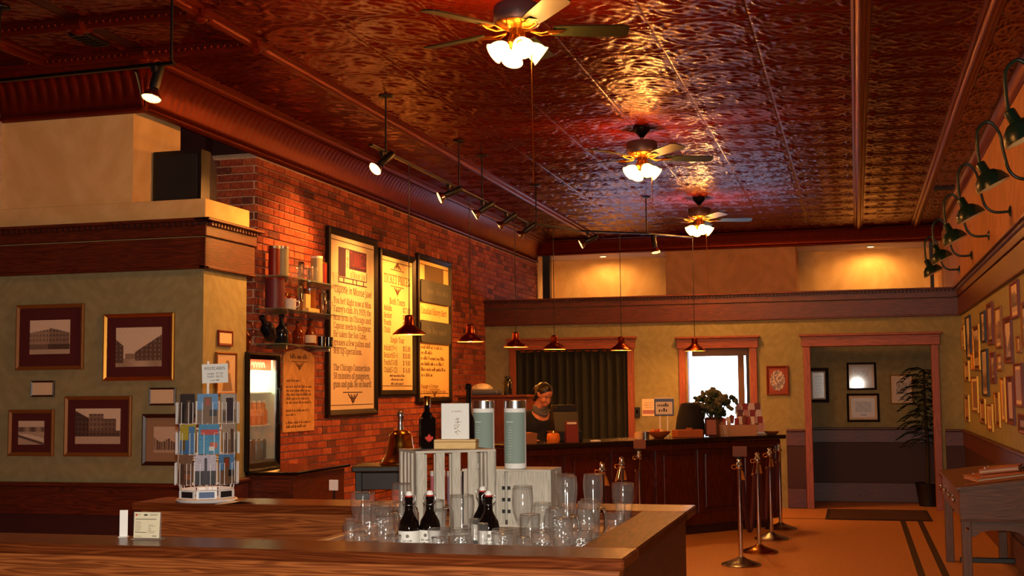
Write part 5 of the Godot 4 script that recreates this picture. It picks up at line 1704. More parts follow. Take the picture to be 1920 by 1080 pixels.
	# glasses: kind, x, z, what sets it apart
	var G := [
		["tall_shot", -1.665, -3.98, "slim shot glass at the far left end of the glasses"],
		["shot", -1.625, -3.96, "little shot glass second from the left end"],
		["jar", -1.66, -4.14, "jar mug with white print near the left end"],
		["mug", -1.57, -4.02, "tall beer mug with white print left of the first dark bottle"],
		["goblet", -1.60, -4.30, "tall goblet rising behind the left-hand mugs"],
		["tumbler", -1.515, -3.92, "fluted tumbler touching the first dark bottle"],
		["mug", -1.53, -4.14, "beer mug with faint white print behind the fluted tumbler"],
		["pint", -1.34, -4.20, "wide curved pint glass before the tall crate"],
		["rocks", -1.335, -3.93, "printed rocks glass, left of the pair at the bottle's foot"],
		["rocks", -1.262, -3.94, "printed rocks glass, right of the pair at the bottle's foot"],
		["tall_shot", -1.232, -4.00, "slim shot glass left of the whole white label"],
		["rocks", -1.125, -3.96, "rocks glass with white print right of the whole label"],
		["tumbler", -1.05, -4.03, "fluted tumbler below the tulip goblet"],
		["goblet", -1.13, -4.24, "tulip goblet in front of the lower crate"],
		["jar", -1.05, -4.20, "tall jar with white print in front of the lower crate"],
		["weizen", -0.985, -4.30, "tall wheat beer glass before the right corner of the lower crate"],
		["shot", -1.045, -3.92, "little shot glass at the front edge, left of the square print"],
		["rocks", -0.985, -3.93, "rocks glass with square white print at the front edge"],
		["mug", -0.955, -4.05, "beer mug with white print behind the front rocks glass"],
		["tumbler", -0.918, -3.94, "fluted tumbler with thick ribbed foot near the right corner"],
		["weizen", -0.92, -4.43, "tallest wheat beer glass toward the right side"],
		["tall_shot", -0.945, -4.22, "slim shot glass left of the crested snifter"],
		["snifter", -0.89, -4.13, "round snifter with a white crest near the right corner"],
		["mug", -0.90, -4.26, "beer mug behind the crested snifter"],
		["rocks", -0.872, -4.0, "rocks glass with white print in the right front corner"],
		["rocks", -0.865, -4.56, "lone rocks glass right of all the others"],
		["tall_shot", -0.868, -4.68, "slim shot glass behind the lone rocks glass"],
		["shot", -0.93, -4.32, "little shot glass among the right-hand mugs"],
		["snifter", -0.99, -4.13, "plain snifter between the jar and the wheat beer glass"],
		["tumbler", -1.41, -4.14, "fluted tumbler between the two left bottles"],
		["rocks", -1.69, -4.06, "rocks glass at the back of the left end"],
		["pint", -1.73, -4.25, "curved pint glass farthest back on the left"],
		["shot", -1.47, -3.88, "little shot glass before the first dark bottle"],
		["shot", -1.31, -3.86, "little shot glass before the pair of printed rocks glasses"],
		["mug", -1.45, -4.22, "beer mug with white print between the mugs and the pint glass"],
		["tall_shot", -1.165, -3.87, "slim shot glass before the rightmost bottle"],
		["pint", -0.885, -4.83, "curved pint glass farthest back on the right"],
		["weizen", -1.02, -4.42, "wheat beer glass close to the lower crate's face"],
		["rocks", -1.10, -3.87, "low rocks glass at the very front, right of the bottles"],
		["tumbler", -1.70, -4.42, "fluted tumbler far back by the pale edge strip"],
		["snifter", -0.955, -4.52, "snifter far back on the right side"]]
	var wp := mat(c8(226, 226, 226), 0.6)
	for k in G.size():
		var a: Array = G[k]
		var o := glassware(a[0], a[3], V(a[1], y, a[2]), 0.35 + 0.9 * sin(k * 2.3))
		if (" print" in a[3] or "crested" in a[3] or "crest " in a[3] or a[3].begins_with("printed")) and a[0] in ["rocks", "jar", "mug", "snifter"] and not a[3].begins_with("beer mug behind"):
			var cr := Geo.new()
			var R: float = {"rocks": 0.0365, "jar": 0.0393, "mug": 0.0385, "snifter": 0.0405, "tumbler": 0.035}[a[0]]
			var yc: float = {"rocks": 0.042, "jar": 0.06, "mug": 0.09, "snifter": 0.076, "tumbler": 0.07}[a[0]]
			var seen := atan2(-a[1], -a[2]) + PI
			seen = atan2(0.0 - a[1], 0.0 - a[2]) - o.rotation.y
			var r3 := RandomNumberGenerator.new()
			r3.seed = 500 + k
			for i in 16:
				var an := seen + r3.randf_range(-0.5, 0.5)
				cr.box(V(sin(an) * R, yc + r3.randf_range(-0.017, 0.017), cos(an) * R), V(r3.randf_range(0.002, 0.009), r3.randf_range(0.0014, 0.004), 0.0006), 0.0, Basis(Vector3.UP, an) * Basis(Vector3.BACK, r3.randf_range(-0.8, 0.8)))
			part("white_print", cr, wp, o)

# ---------------------------------------------------------------- brass bell on a small dark table
func build_bell_table() -> void:
	var t := thing("side_table", "small dark table carrying the brass bell, left of the crates", "table", V(-2.68, 0, -7.0), 0.25)
	part("table_top", one_box(V(0.4, 0.035, 0.38), 0.008, V(0, 1.1, 0)), M.black, t)
	for sx in [-1, 1]:
		for sz in [-1, 1]: part("leg", one_box(V(0.04, 1.083, 0.04), 0.004, V(sx * 0.16, 0.5415, sz * 0.15)), M.black, t)
	part("apron", one_box(V(0.34, 0.1, 0.32), 0.004, V(0, 1.03, 0)), mat(c8(34, 18, 14), 0.5), t)
	var b := thing("brass_bell", "large polished brass bell with a silver handle", "bell", V(-2.60, 1.118, -6.97))
	var g := Geo.new()
	g.lathe(P2([[0.118, 0.0], [0.122, 0.006], [0.112, 0.022], [0.088, 0.06], [0.074, 0.12], [0.068, 0.17], [0.055, 0.195], [0.02, 0.205], [0.0, 0.206]]), 32, Transform3D(), 0.3)
	g.lathe(P2([[0.0, 0.19], [0.05, 0.185], [0.064, 0.165], [0.07, 0.12], [0.084, 0.06], [0.108, 0.02], [0.116, 0.0]]), 32, Transform3D(), 0.3)
	part("bell_body", g, M.brass, b)
	g = Geo.new()
	g.lathe(P2([[0.0, 0.2], [0.018, 0.2], [0.016, 0.23], [0.012, 0.25], [0.02, 0.28], [0.02, 0.305], [0.01, 0.318], [0.0, 0.318]]), 16, Transform3D(), 0.3)
	part("handle", g, M.silver, b)
	var c := thing("price_tag", "blank white square tag on a stick beside the bell table", "tag", V(-2.99, 0.0, -6.9))
	part("stick", one_box(V(0.012, 0.98, 0.012), 0.002, V(0, 0.49, 0)), M.black, c)
	part("tag_card", one_box(V(0.058, 0.062, 0.004), 0.001, V(0, 1.0, 0.009)), M.white, c)
	for k in 2:
		var pt := thing("pink_tube", ["pink and white gift tube, left one seen through the tall crate", "pink and white gift tube, right one seen through the tall crate"][k], "gift tube", V(-1.72 + k * 0.075, 1.0705, -5.06))
		g = Geo.new()
		g.lathe(P2([[0, 0], [0.032, 0], [0.032, 0.12], [0, 0.12]]), 20)
		part("tube_body", g, mat([c8(206, 120, 130), c8(170, 150, 180)][k], 0.5), pt)
		g = Geo.new()
		g.lathe(P2([[0, 0.12], [0.033, 0.12], [0.033, 0.14], [0, 0.14]]), 20)
		part("lid", g, M.white, pt)

# ---------------------------------------------------------------- bar in the middle distance (runs at an angle)
const BAR := Vector3(-2.87, 0, -12.0)
const BAR_T := 0.856
func on_bar(along: float, back: float, y := 1.021) -> Vector3:
	return BAR + Basis(Vector3.UP, BAR_T) * V(along, y, -back)

func build_bar() -> void:
	var b := thing("bar_counter", "dark cherry panelled bar with black top in the middle distance", "bar", BAR, BAR_T)
	part("top", span(V(-0.45, 0.975, -0.7), V(3.2, 1.02, 0.0), 0.008), M.bar_top, b)
	part("body", span(V(-0.4, 0.1, -0.62), V(3.12, 0.975, -0.1), 0.004), M.bar_wood, b)
	part("plinth", span(V(-0.4, 0.0, -0.6), V(3.08, 0.1, -0.14), 0.003), M.panel_dark, b)
	part("cornice", span(V(-0.42, 0.90, -0.1), V(3.16, 0.972, -0.05), 0.01), M.bar_wood, b)
	part("base_moulding", span(V(-0.4, 0.1, -0.1), V(3.14, 0.22, -0.075), 0.006), M.bar_wood, b)
	for k in 7:
		var x := -0.4 + k * 0.5836
		part("stile", span(V(x, 0.22, -0.1), V(x + 0.075, 0.9, -0.078), 0.004), M.bar_wood, b)
		if k < 6:
			part("raised_panel", span(V(x + 0.12, 0.27, -0.1), V(x + 0.54, 0.85, -0.086), 0.006), M.bar_wood, b)
	part("end_panel", span(V(3.12, 0.1, -0.6), V(3.135, 0.975, -0.12), 0.003), M.bar_wood, b)
	# cabinet behind the bar against the brick
	var c := thing("back_cabinet", "brown wooden cabinet behind the bar at the brick wall", "cabinet", V(-4.2, 0, -14.55))
	part("body", span(V(-0.42, 0, -0.3), V(0.42, 1.46, 0.2), 0.006), M.wood, c)
	part("top", span(V(-0.45, 1.46, -0.32), V(0.45, 1.49, 0.23), 0.006), M.wood, c)
	for s in [-1, 1]:
		var d := part("door", span(V(s * 0.2 - 0.19, 0.6, 0.2), V(s * 0.2 + 0.19, 1.42, 0.222), 0.004), M.wood_v, c)
		part("knob", can_geo(0.012, 0.02), M.brass, d, V(s * 0.04, 1.0, 0.222), V(PI / 2, 0, 0))
	part("notice_card", span(V(-0.26, 1.2, 0.2225), V(-0.03, 1.4, 0.225)), M.mat_tan, c)
	var tw := thing("folded_towel", "heap of white and blue towels on the wooden cabinet", "towel", V(-4.3, 1.491, -14.5))
	var g := Geo.new()
	g.box(V(0, 0.03, 0), V(0.34, 0.06, 0.22), 0.02)
	part("dark_towel", g, mat(c8(70, 78, 100), 0.95), tw)
	g = Geo.new()
	g.lathe(P2([[0, 0.06], [0.13, 0.06], [0.14, 0.085], [0.1, 0.12], [0.05, 0.135], [0, 0.14]]), 14, Transform3D(Basis().scaled(V(1, 1, 0.7)), V(-0.06, 0, 0)), 0.0)
	part("white_towel", g, M.mat_cream, tw)
	var th := lathed("thermos_flask", "black thermos with a bright steel band on the wooden cabinet", "thermos", V(-4.02, 1.491, -14.45), [["body", [[0, 0], [0.05, 0], [0.05, 0.16], [0.035, 0.19], [0, 0.19]], M.black_gloss], ["cap", [[0, 0.19], [0.04, 0.19], [0.042, 0.22], [0, 0.225]], M.black]])

func build_bar_items() -> void:
	# cash register with its dark back to the room
	var r := thing("cash_register", "black cash register with its back to the room on the bar", "register", on_bar(0.45, 0.46), BAR_T - 0.35)
	part("drawer_base", span(V(-0.16, 0, -0.15), V(0.16, 0.1, 0.14), 0.006), M.black, r)
	var g := Geo.new()
	g.prism(P2([[-0.14, 0.1], [0.1, 0.1], [0.02, 0.3], [-0.06, 0.3]]), -0.13, 0.13, Transform3D(Basis(Vector3.UP, PI / 2), Vector3.ZERO))
	part("housing", g, M.black, r)
	part("display_head", span(V(-0.13, 0.3, -0.05), V(0.13, 0.37, 0.04), 0.006), M.black, r)
	for s in [-1, 1]: part("hinge_screw", can_geo(0.01, 0.01), M.brass, r, V(s * 0.1, 0.345, 0.04), V(PI / 2, 0, 0))
	# red tent card
	var t := thing("tent_card", "dark red folding menu card standing on the bar", "menu card", on_bar(0.31, 0.14), BAR_T - 0.3)
	g = Geo.new()
	g.box(V(0, 0.105, 0.02), V(0.13, 0.215, 0.004), 0.001, Basis(Vector3.RIGHT, -0.15))
	g.box(V(0, 0.105, -0.02), V(0.13, 0.215, 0.004), 0.001, Basis(Vector3.RIGHT, 0.15))
	part("folded_card", g, mat(c8(110, 34, 24), 0.5), t)
	part("white_header", one_box(V(0.1, 0.02, 0.002), 0.0, V(0, 0.19, 0.013)), M.paper, t)
	# bowls and small stuff
	var bw := lathed("fruit_bowl", "orange bowl heaped with wrapped sweets on the bar", "bowl", on_bar(1.55, 0.25), [["bowl", [[0, 0], [0.05, 0], [0.11, 0.05], [0.125, 0.075], [0.12, 0.075], [0.1, 0.05], [0, 0.01]], mat(c8(190, 92, 40), 0.3)]])
	for k in 7: part("sweet", can_geo(0.025, 0.04), mat([c8(220, 120, 40), c8(230, 190, 120), c8(190, 60, 30)][k % 3], 0.3), bw, V(0.06 * cos(k * 0.9), 0.045 + 0.012 * (k % 2), 0.06 * sin(k * 0.9)))
	lathed("sugar_jar", "small pale jar left of the orange bowl", "jar", on_bar(1.27, 0.25), [["body", [[0, 0], [0.045, 0], [0.045, 0.06], [0.03, 0.075], [0, 0.08]], mat(c8(214, 170, 120), 0.3)]])
	lathed("napkin_holder", "small silver cup between the jar and the bowl", "cup", on_bar(1.36, 0.25), [["body", [[0, 0], [0.04, 0], [0.045, 0.075], [0.04, 0.075], [0.036, 0.01], [0, 0.01]], M.silver]])
	var lc := thing("leaflet", "small white card lying near the register", "card", on_bar(0.62, 0.15), BAR_T)
	part("card", one_box(V(0.09, 0.012, 0.06), 0.002, V(0, 0.006, 0)), M.white, lc)
	lathed("orange_jar", "glass jar of orange sweets before the woman", "jar", on_bar(0.1, 0.16), [["jar_body", [[0, 0], [0.06, 0], [0.07, 0.04], [0.06, 0.09], [0.045, 0.1], [0, 0.1]], mat(c8(206, 110, 36), 0.15)], ["lid", [[0, 0.1], [0.048, 0.1], [0.048, 0.12], [0, 0.12]], M.brass]])
	var bg := thing("paper_bag", "brown paper bag standing on the bar before the woman", "bag", on_bar(-0.2, 0.2), BAR_T)
	g = Geo.new()
	g.prism(P2([[-0.09, 0], [0.09, 0], [0.1, 0.1], [0.05, 0.11], [0.0, 0.1], [-0.06, 0.11], [-0.1, 0.1]]), -0.05, 0.05)
	part("bag_body", g, mat(c8(140, 88, 52), 0.85), bg)
	# sign on two posts
	var s := thing("post_sign", "two-line notice sign on two thin white posts on the bar", "sign", on_bar(1.72, 0.36), BAR_T - 0.75)
	for x in [-0.045, 0.035]: part("post", one_box(V(0.014, 0.24, 0.01), 0.002, V(x, 0.12, 0)), M.white, s)
	part("board", one_box(V(0.21, 0.185, 0.012), 0.003, V(0, 0.325, 0)), M.frame_dark, s)
	part("face", one_box(V(0.18, 0.135, 0.003), 0.001, V(0, 0.318, 0.008)), M.paper, s)
	part("top_rail", one_box(V(0.2, 0.02, 0.02), 0.003, V(0, 0.425, 0)), M.paper, s)
	small_print(s, [[-0.075, 0.345, 0.15], [-0.06, 0.29, 0.13]], 0.038, 0.0098, M.ink_black, 51)
	# open box
	var ob := thing("snack_box", "low orange-brown snack box on the bar right of the sign posts", "box", on_bar(1.98, 0.28), BAR_T - 0.3)
	part("tray", one_box(V(0.3, 0.08, 0.16), 0.004, V(0, 0.04, 0)), mat(c8(168, 88, 44), 0.6), ob)
	part("partition", one_box(V(0.006, 0.1, 0.16), 0.001, V(0.02, 0.05, 0)), mat(c8(120, 60, 34), 0.6), ob)
	# dark draped coat / bag against the window
	var dk := thing("black_bag", "tall black bag slumped on the bar before the bright window", "bag", on_bar(2.2, 0.48), BAR_T - 0.6)
	g = Geo.new()
	g.lathe(P2([[0, 0], [0.15, 0], [0.17, 0.05], [0.15, 0.2], [0.115, 0.32], [0.1, 0.36], [0.05, 0.37], [0, 0.37]]), 16, Transform3D(Basis().scaled(V(1, 1, 0.6)), Vector3.ZERO), 0.0)
	part("bag_body", g, M.cloth_dark, dk)
	# small framed card
	var fr := thing("counter_frame", "small dark wooden frame standing before the black bag", "frame", on_bar(2.27, 0.22), BAR_T - 0.6)
	part("frame", frame_geo(0.14, 0.2, 0.018, 0.014), M.frame_dark, fr, V(0, 0.101, 0), V(-0.12, 0, 0))
	part("print", sheet(0.11, 0.17), mat(c8(140, 76, 50), 0.4), fr, V(0, 0.101, 0.004), V(-0.12, 0, 0))
	# dried bouquet in a wooden vase
	var v := thing("dried_bouquet", "large dried bouquet in a brown vase against the window", "bouquet", on_bar(2.55, 0.46), 0.3)
	g = Geo.new()
	g.lathe(P2([[0, 0], [0.07, 0], [0.085, 0.08], [0.1, 0.2], [0.095, 0.2], [0.08, 0.08], [0, 0.02]]), 18, Transform3D(), 0.3)
	part("vase", g, mat(c8(112, 60, 36), 0.5), v)
	var rr := RandomNumberGenerator.new()
	rr.seed = 61
	for k in 90:
		var a := rr.randf() * TAU
		var sp := rr.randf_range(0.02, 0.25)
		var top := V(cos(a) * sp, rr.randf_range(0.27, 0.5) - sp * 0.3, sin(a) * sp)
		g = Geo.new()
		g.tube([V(cos(a) * 0.03, 0.15, sin(a) * 0.03), top * V(0.6, 0.8, 0.6), top], 0.003, 4)
		for i in 4:
			var p := top + V(rr.randf_range(-0.025, 0.025), rr.randf_range(-0.03, 0.03), rr.randf_range(-0.025, 0.025))
			g.lathe(P2([[0, -0.02], [0.027, -0.008], [0.03, 0.012], [0, 0.026]]), 6, Transform3D(Basis.from_euler(V(rr.randf() * 2, rr.randf() * 2, 0)), p), 0.0)
		part("flower_stem", g, M.leaf_pale if k % 3 else M.leaf, v)
	# brochure stands
	var b1 := thing("gift_basket", "low basket of red and white packets right of the bouquet", "basket", on_bar(2.62, 0.16), BAR_T - 0.5)
	g = Geo.new()
	g.prism(P2([[-0.18, 0], [0.18, 0], [0.2, 0.12], [-0.2, 0.12]]), -0.08, 0.08)
	part("basket_body", g, mat(c8(176, 130, 96), 0.8), b1)
	for k in 8:
		g = Geo.new()
		g.box(V(-0.16 + k * 0.045, 0.15 + 0.015 * (k % 3), 0.02 * (k % 2)), V(0.038, 0.09, 0.05), 0.006, Basis(Vector3.BACK, 0.15 * sin(k * 2.0)))
		part("packet", g, mat([c8(150, 44, 40), c8(222, 206, 190), c8(120, 60, 40)][k % 3], 0.5), b1)
	var b2 := thing("brochure_stand", "tiered white brochure stand near the right end of the bar", "brochure stand", on_bar(2.96, 0.32), BAR_T - 0.5)
	for k in 4:
		part("tier", one_box(V(0.3, 0.015, 0.045), 0.002, V(0, 0.02 + k * 0.075, 0.07 - k * 0.045)), M.white, b2)
		part("riser", one_box(V(0.3, 0.09, 0.006), 0.001, V(0, 0.05 + k * 0.075, 0.05 - k * 0.045)), M.white, b2)
		for j in 4:
			part("brochure", one_box(V(0.062, 0.1, 0.006), 0.001, V(-0.108 + j * 0.072, 0.078 + k * 0.075, 0.063 - k * 0.045)), mat([c8(150, 60, 60), c8(224, 206, 200), c8(120, 70, 70), c8(200, 150, 140)][(j + k) % 4], 0.4), b2)
	lathed("snifter_vase", "clear round glass between the small frame and the basket", "glass", on_bar(2.36, 0.1), [["bowl", [[0, 0.001], [0.05, 0], [0.055, 0.02], [0.06, 0.1], [0.05, 0.16], [0.047, 0.16], [0.056, 0.1], [0.05, 0.025], [0, 0.012]], M.glass]])
	lathed("tip_dish", "small brown dish at the right end of the bar", "dish", on_bar(3.06, 0.09), [["dish", [[0, 0], [0.05, 0], [0.09, 0.04], [0.085, 0.04], [0.045, 0.008], [0, 0.008]], mat(c8(150, 90, 60), 0.4)]])
	# notices and picture on the back wall
	var z := -16.598
	var n1 := thing("wall_notice", "white paper notice on the wall between curtain and window", "notice", V(-2.67, 1.30, z))
	part("sheet", sheet(0.19, 0.228, 0.002), M.paper, n1, V(0, 0, 0.0025))
	part("banner_strip", one_box(V(0.17, 0.05, 0.001), 0.0, V(0, -0.06, 0.0032)), mat(c8(170, 120, 130), 0.7), n1)
	small_print(n1, [[-0.06, 0.06, 0.11], [-0.07, 0.03, 0.13], [-0.05, 0.0, 0.1]], 0.014, 0.003, mat(c8(150, 120, 90), 0.7), 52)
	var n2 := thing("wall_switch", "black switch box on the wall left of the paper notice", "switch", V(-2.826, 1.235, z))
	part("box", one_box(V(0.07, 0.135, 0.04), 0.006, V(0, 0, 0.021)), M.black, n2)
	part("button", one_box(V(0.03, 0.05, 0.008), 0.003, V(0, 0.01, 0.044)), M.black_gloss, n2)
	var po := framed("oval_portrait", "oval portrait in a broad reddish frame left of the doorway", V(-0.983, 1.64, z), 0.0, 0.288, 0.382, 0.03, M.frame_red, mat(c8(140, 60, 36), 0.6), 0.02, mat(c8(146, 62, 38), 0.6))
	g = Geo.new()
	g.lathe(P2([[0, 0], [0.1, 0], [0.1, 0.003], [0, 0.003]]), 32, Transform3D(Basis(Vector3.RIGHT, PI / 2).scaled(V(0.95, 1.32, 1.0)), V(0, 0, 0.0105)))
	part("oval_print", g, tri_mat(speck_tex(c8(196, 176, 146), c8(104, 88, 76), 0.12, 2.4, 99, 64), V(4, 4, 4), 0.35), po)
	# pictures in the corridor
	var cz := -17.658
	framed("corridor_picture", "dark framed document cut by the left door jamb in the corridor", V(-0.50, 1.573, cz), 0.0, 0.28, 0.475, 0.045, M.frame_black, M.mat_cream, 0.02, print_mat(old_photo(7, 140, 48, 64), 0.15), "pictures in the corridor")
	var gp := framed("corridor_picture", "upper of the two black framed prints facing the doorway", V(0.072, 1.69, cz), 0.0, 0.386, 0.373, 0.028, M.frame_black, M.mat_cream, 0.03, print_mat(old_photo(5, 141), 0.3), "pictures in the corridor")
	part("picture_glass", span(V(-0.165, -0.16, 0.0155), V(0.165, 0.16, 0.0175)), M.pane, gp)
	framed("corridor_picture", "lower of the two black framed prints facing the doorway", V(0.08, 1.265, cz), 0.0, 0.426, 0.384, 0.03, M.frame_black, M.mat_cream, 0.03, print_mat(old_photo(5, 142), 0.3), "pictures in the corridor")
	framed("corridor_picture", "pale print in a thin light frame half behind the palm", V(0.586, 1.508, cz), 0.0, 0.29, 0.389, 0.012, M.gold, M.mat_cream, 0.03, print_mat(old_photo(5, 143), 0.4), "pictures in the corridor")
	# palm in the corridor
	var pm := thing("potted_palm", "tall dark green palm behind the right door jamb", "palm", V(0.86, 0, -17.2))
	g = Geo.new()
	g.lathe(P2([[0, 0], [0.12, 0], [0.16, 0.28], [0.17, 0.3], [0.15, 0.3], [0.14, 0.26], [0, 0.25]]), 20, Transform3D(), 0.4)
	part("pot", g, M.black, pm)
	g = Geo.new()
	g.tube([V(0, 0.25, 0), V(0.01, 0.8, 0), V(-0.01, 1.4, 0.01), V(0, 1.75, 0)], [0.03, 0.025, 0.02, 0.012], 8)
	part("stem", g, mat(c8(48, 36, 22), 0.8), pm)
	for k in 34:
		var y := 0.8 + 0.95 * (k / 33.0)
		var a := k * 2.4
		var ln := 0.32 - 0.06 * (k / 33.0)
		var dir := V(cos(a), 0, sin(a))
		g = Geo.new()
		var side := V(-dir.z, 0, dir.x)
		var rach := []
		for i in 9:
			var q := i / 8.0
			rach.append(V(0, y + 0.22 * q - 0.26 * q * q, 0) + dir * ln * q)
		g.tube(rach, 0.003, 4)
		for i in range(1, 9):
			for sgn in [-1, 1]:
				var p: Vector3 = rach[i]
				var e: Vector3 = p + side * sgn * 0.11 + dir * 0.07 + V(0, -0.035, 0)
				var m := (p + e) * 0.5 + V(0, 0.01, 0)
				var wv := dir * 0.018
				g.flat(p, m + wv, e); g.flat(p, e, m - wv); g.flat(p, e, m + wv); g.flat(p, m - wv, e)
		part("frond", g, M.leaf, pm)

# ---------------------------------------------------------------- stanchions
func build_stanchions() -> void:
	var rows := [[V(-1.019, 0, -11.23), V(-0.93, 0, -12.15), V(-0.885, 0, -13.2), V(-0.845, 0, -14.15)], [V(-2.08, 0, -10.4), V(-2.06, 0, -11.2), V(-2.14, 0, -12.6)]]
	var lab := [["nearest, with a small brown sign on top", "second of the right-hand row", "third of the right-hand row", "farthest of the right-hand row"], ["nearest of the row behind the counter glasses", "second of the row behind the counter glasses", "with a small brown sign before the bar's middle"]]
	for ri in 2:
		for k in rows[ri].size():
			var p: Vector3 = rows[ri][k]
			var o := thing("stanchion_post", "chrome stanchion post, " + lab[ri][k], "stanchion", p, 0.0, "chrome stanchion posts")
			var g := Geo.new()
			g.lathe(P2([[0, 0], [0.17, 0.0], [0.175, 0.008], [0.165, 0.018], [0.1, 0.04], [0.045, 0.062], [0.028, 0.075], [0, 0.075]]), 32, Transform3D(), 0.3)
			part("dome_base", g, M.brass if ri == 0 and k == 1 else M.silver, o)
			g = Geo.new()
			g.lathe(P2([[0.02, 0.07], [0.02, 0.87], [0, 0.87]]), 16)
			part("pole", g, M.chrome, o)
			g = Geo.new()
			g.lathe(P2([[0.026, 0.84], [0.03, 0.85], [0.03, 0.88], [0.02, 0.9], [0.024, 0.915], [0.016, 0.935], [0, 0.94]]), 16, Transform3D(), 0.3)
			part("finial", g, M.chrome, o)
			g = Geo.new()
			var ring := []
			for i in 14: ring.append(V(-0.045 + cos(TAU * i / 14) * 0.018, 0.855 + sin(TAU * i / 14) * 0.018, 0))
			g.tube(ring, 0.004, 6, true)
			part("hook_ring", g, M.brass, o)
			if (ri == 0 and k == 0) or (ri == 1 and k == 2):
				part("sign_plate", one_box(V(0.125, 0.09, 0.008), 0.003, V(0.01, 0.99, 0)), mat(c8(112, 62, 34), 0.6), o)
				part("sign_socket", can_geo(0.035, 0.012), M.black, o, V(0, 0.935, 0))
		for k in rows[ri].size() - 1:
			var a: Vector3 = rows[ri][k] + V(0, 0.85, 0)
			var b: Vector3 = rows[ri][k + 1] + V(0, 0.85, 0)
			var o := thing("velvet_rope", "dark red velvet rope " + [["from the nearest post to the second of the right-hand row", "between the middle posts of the right-hand row", "at the far end of the right-hand row"], ["between the two near posts behind the counter glasses", "leading to the signed post at the bar's middle"]][ri][k], "rope", a, 0.0, "dark red velvet ropes")
			var d := b - a
			var u := d.normalized()
			var pts := []
			for i in 17:
				var q := i / 16.0
				pts.append(u * 0.16 + (d - u * 0.32) * q + V(0, -0.1 - 0.5 * (1.0 - pow(2 * q - 1, 2.0)), 0))
			var g := Geo.new()
			g.tube(pts, 0.02, 10)
			part("cord", g, M.rope, o)
			for e in 2:
				g = Geo.new()
				var s: Vector3 = (u * 0.045) if e == 0 else (d - u * 0.045)
				var t: Vector3 = pts[0] if e == 0 else pts[16]
				g.tube([s, s.lerp(t, 0.4), t + (t - s) * 0.15], [0.006, 0.022, 0.026], 10)
				part("end_cap", g, M.chrome, o)

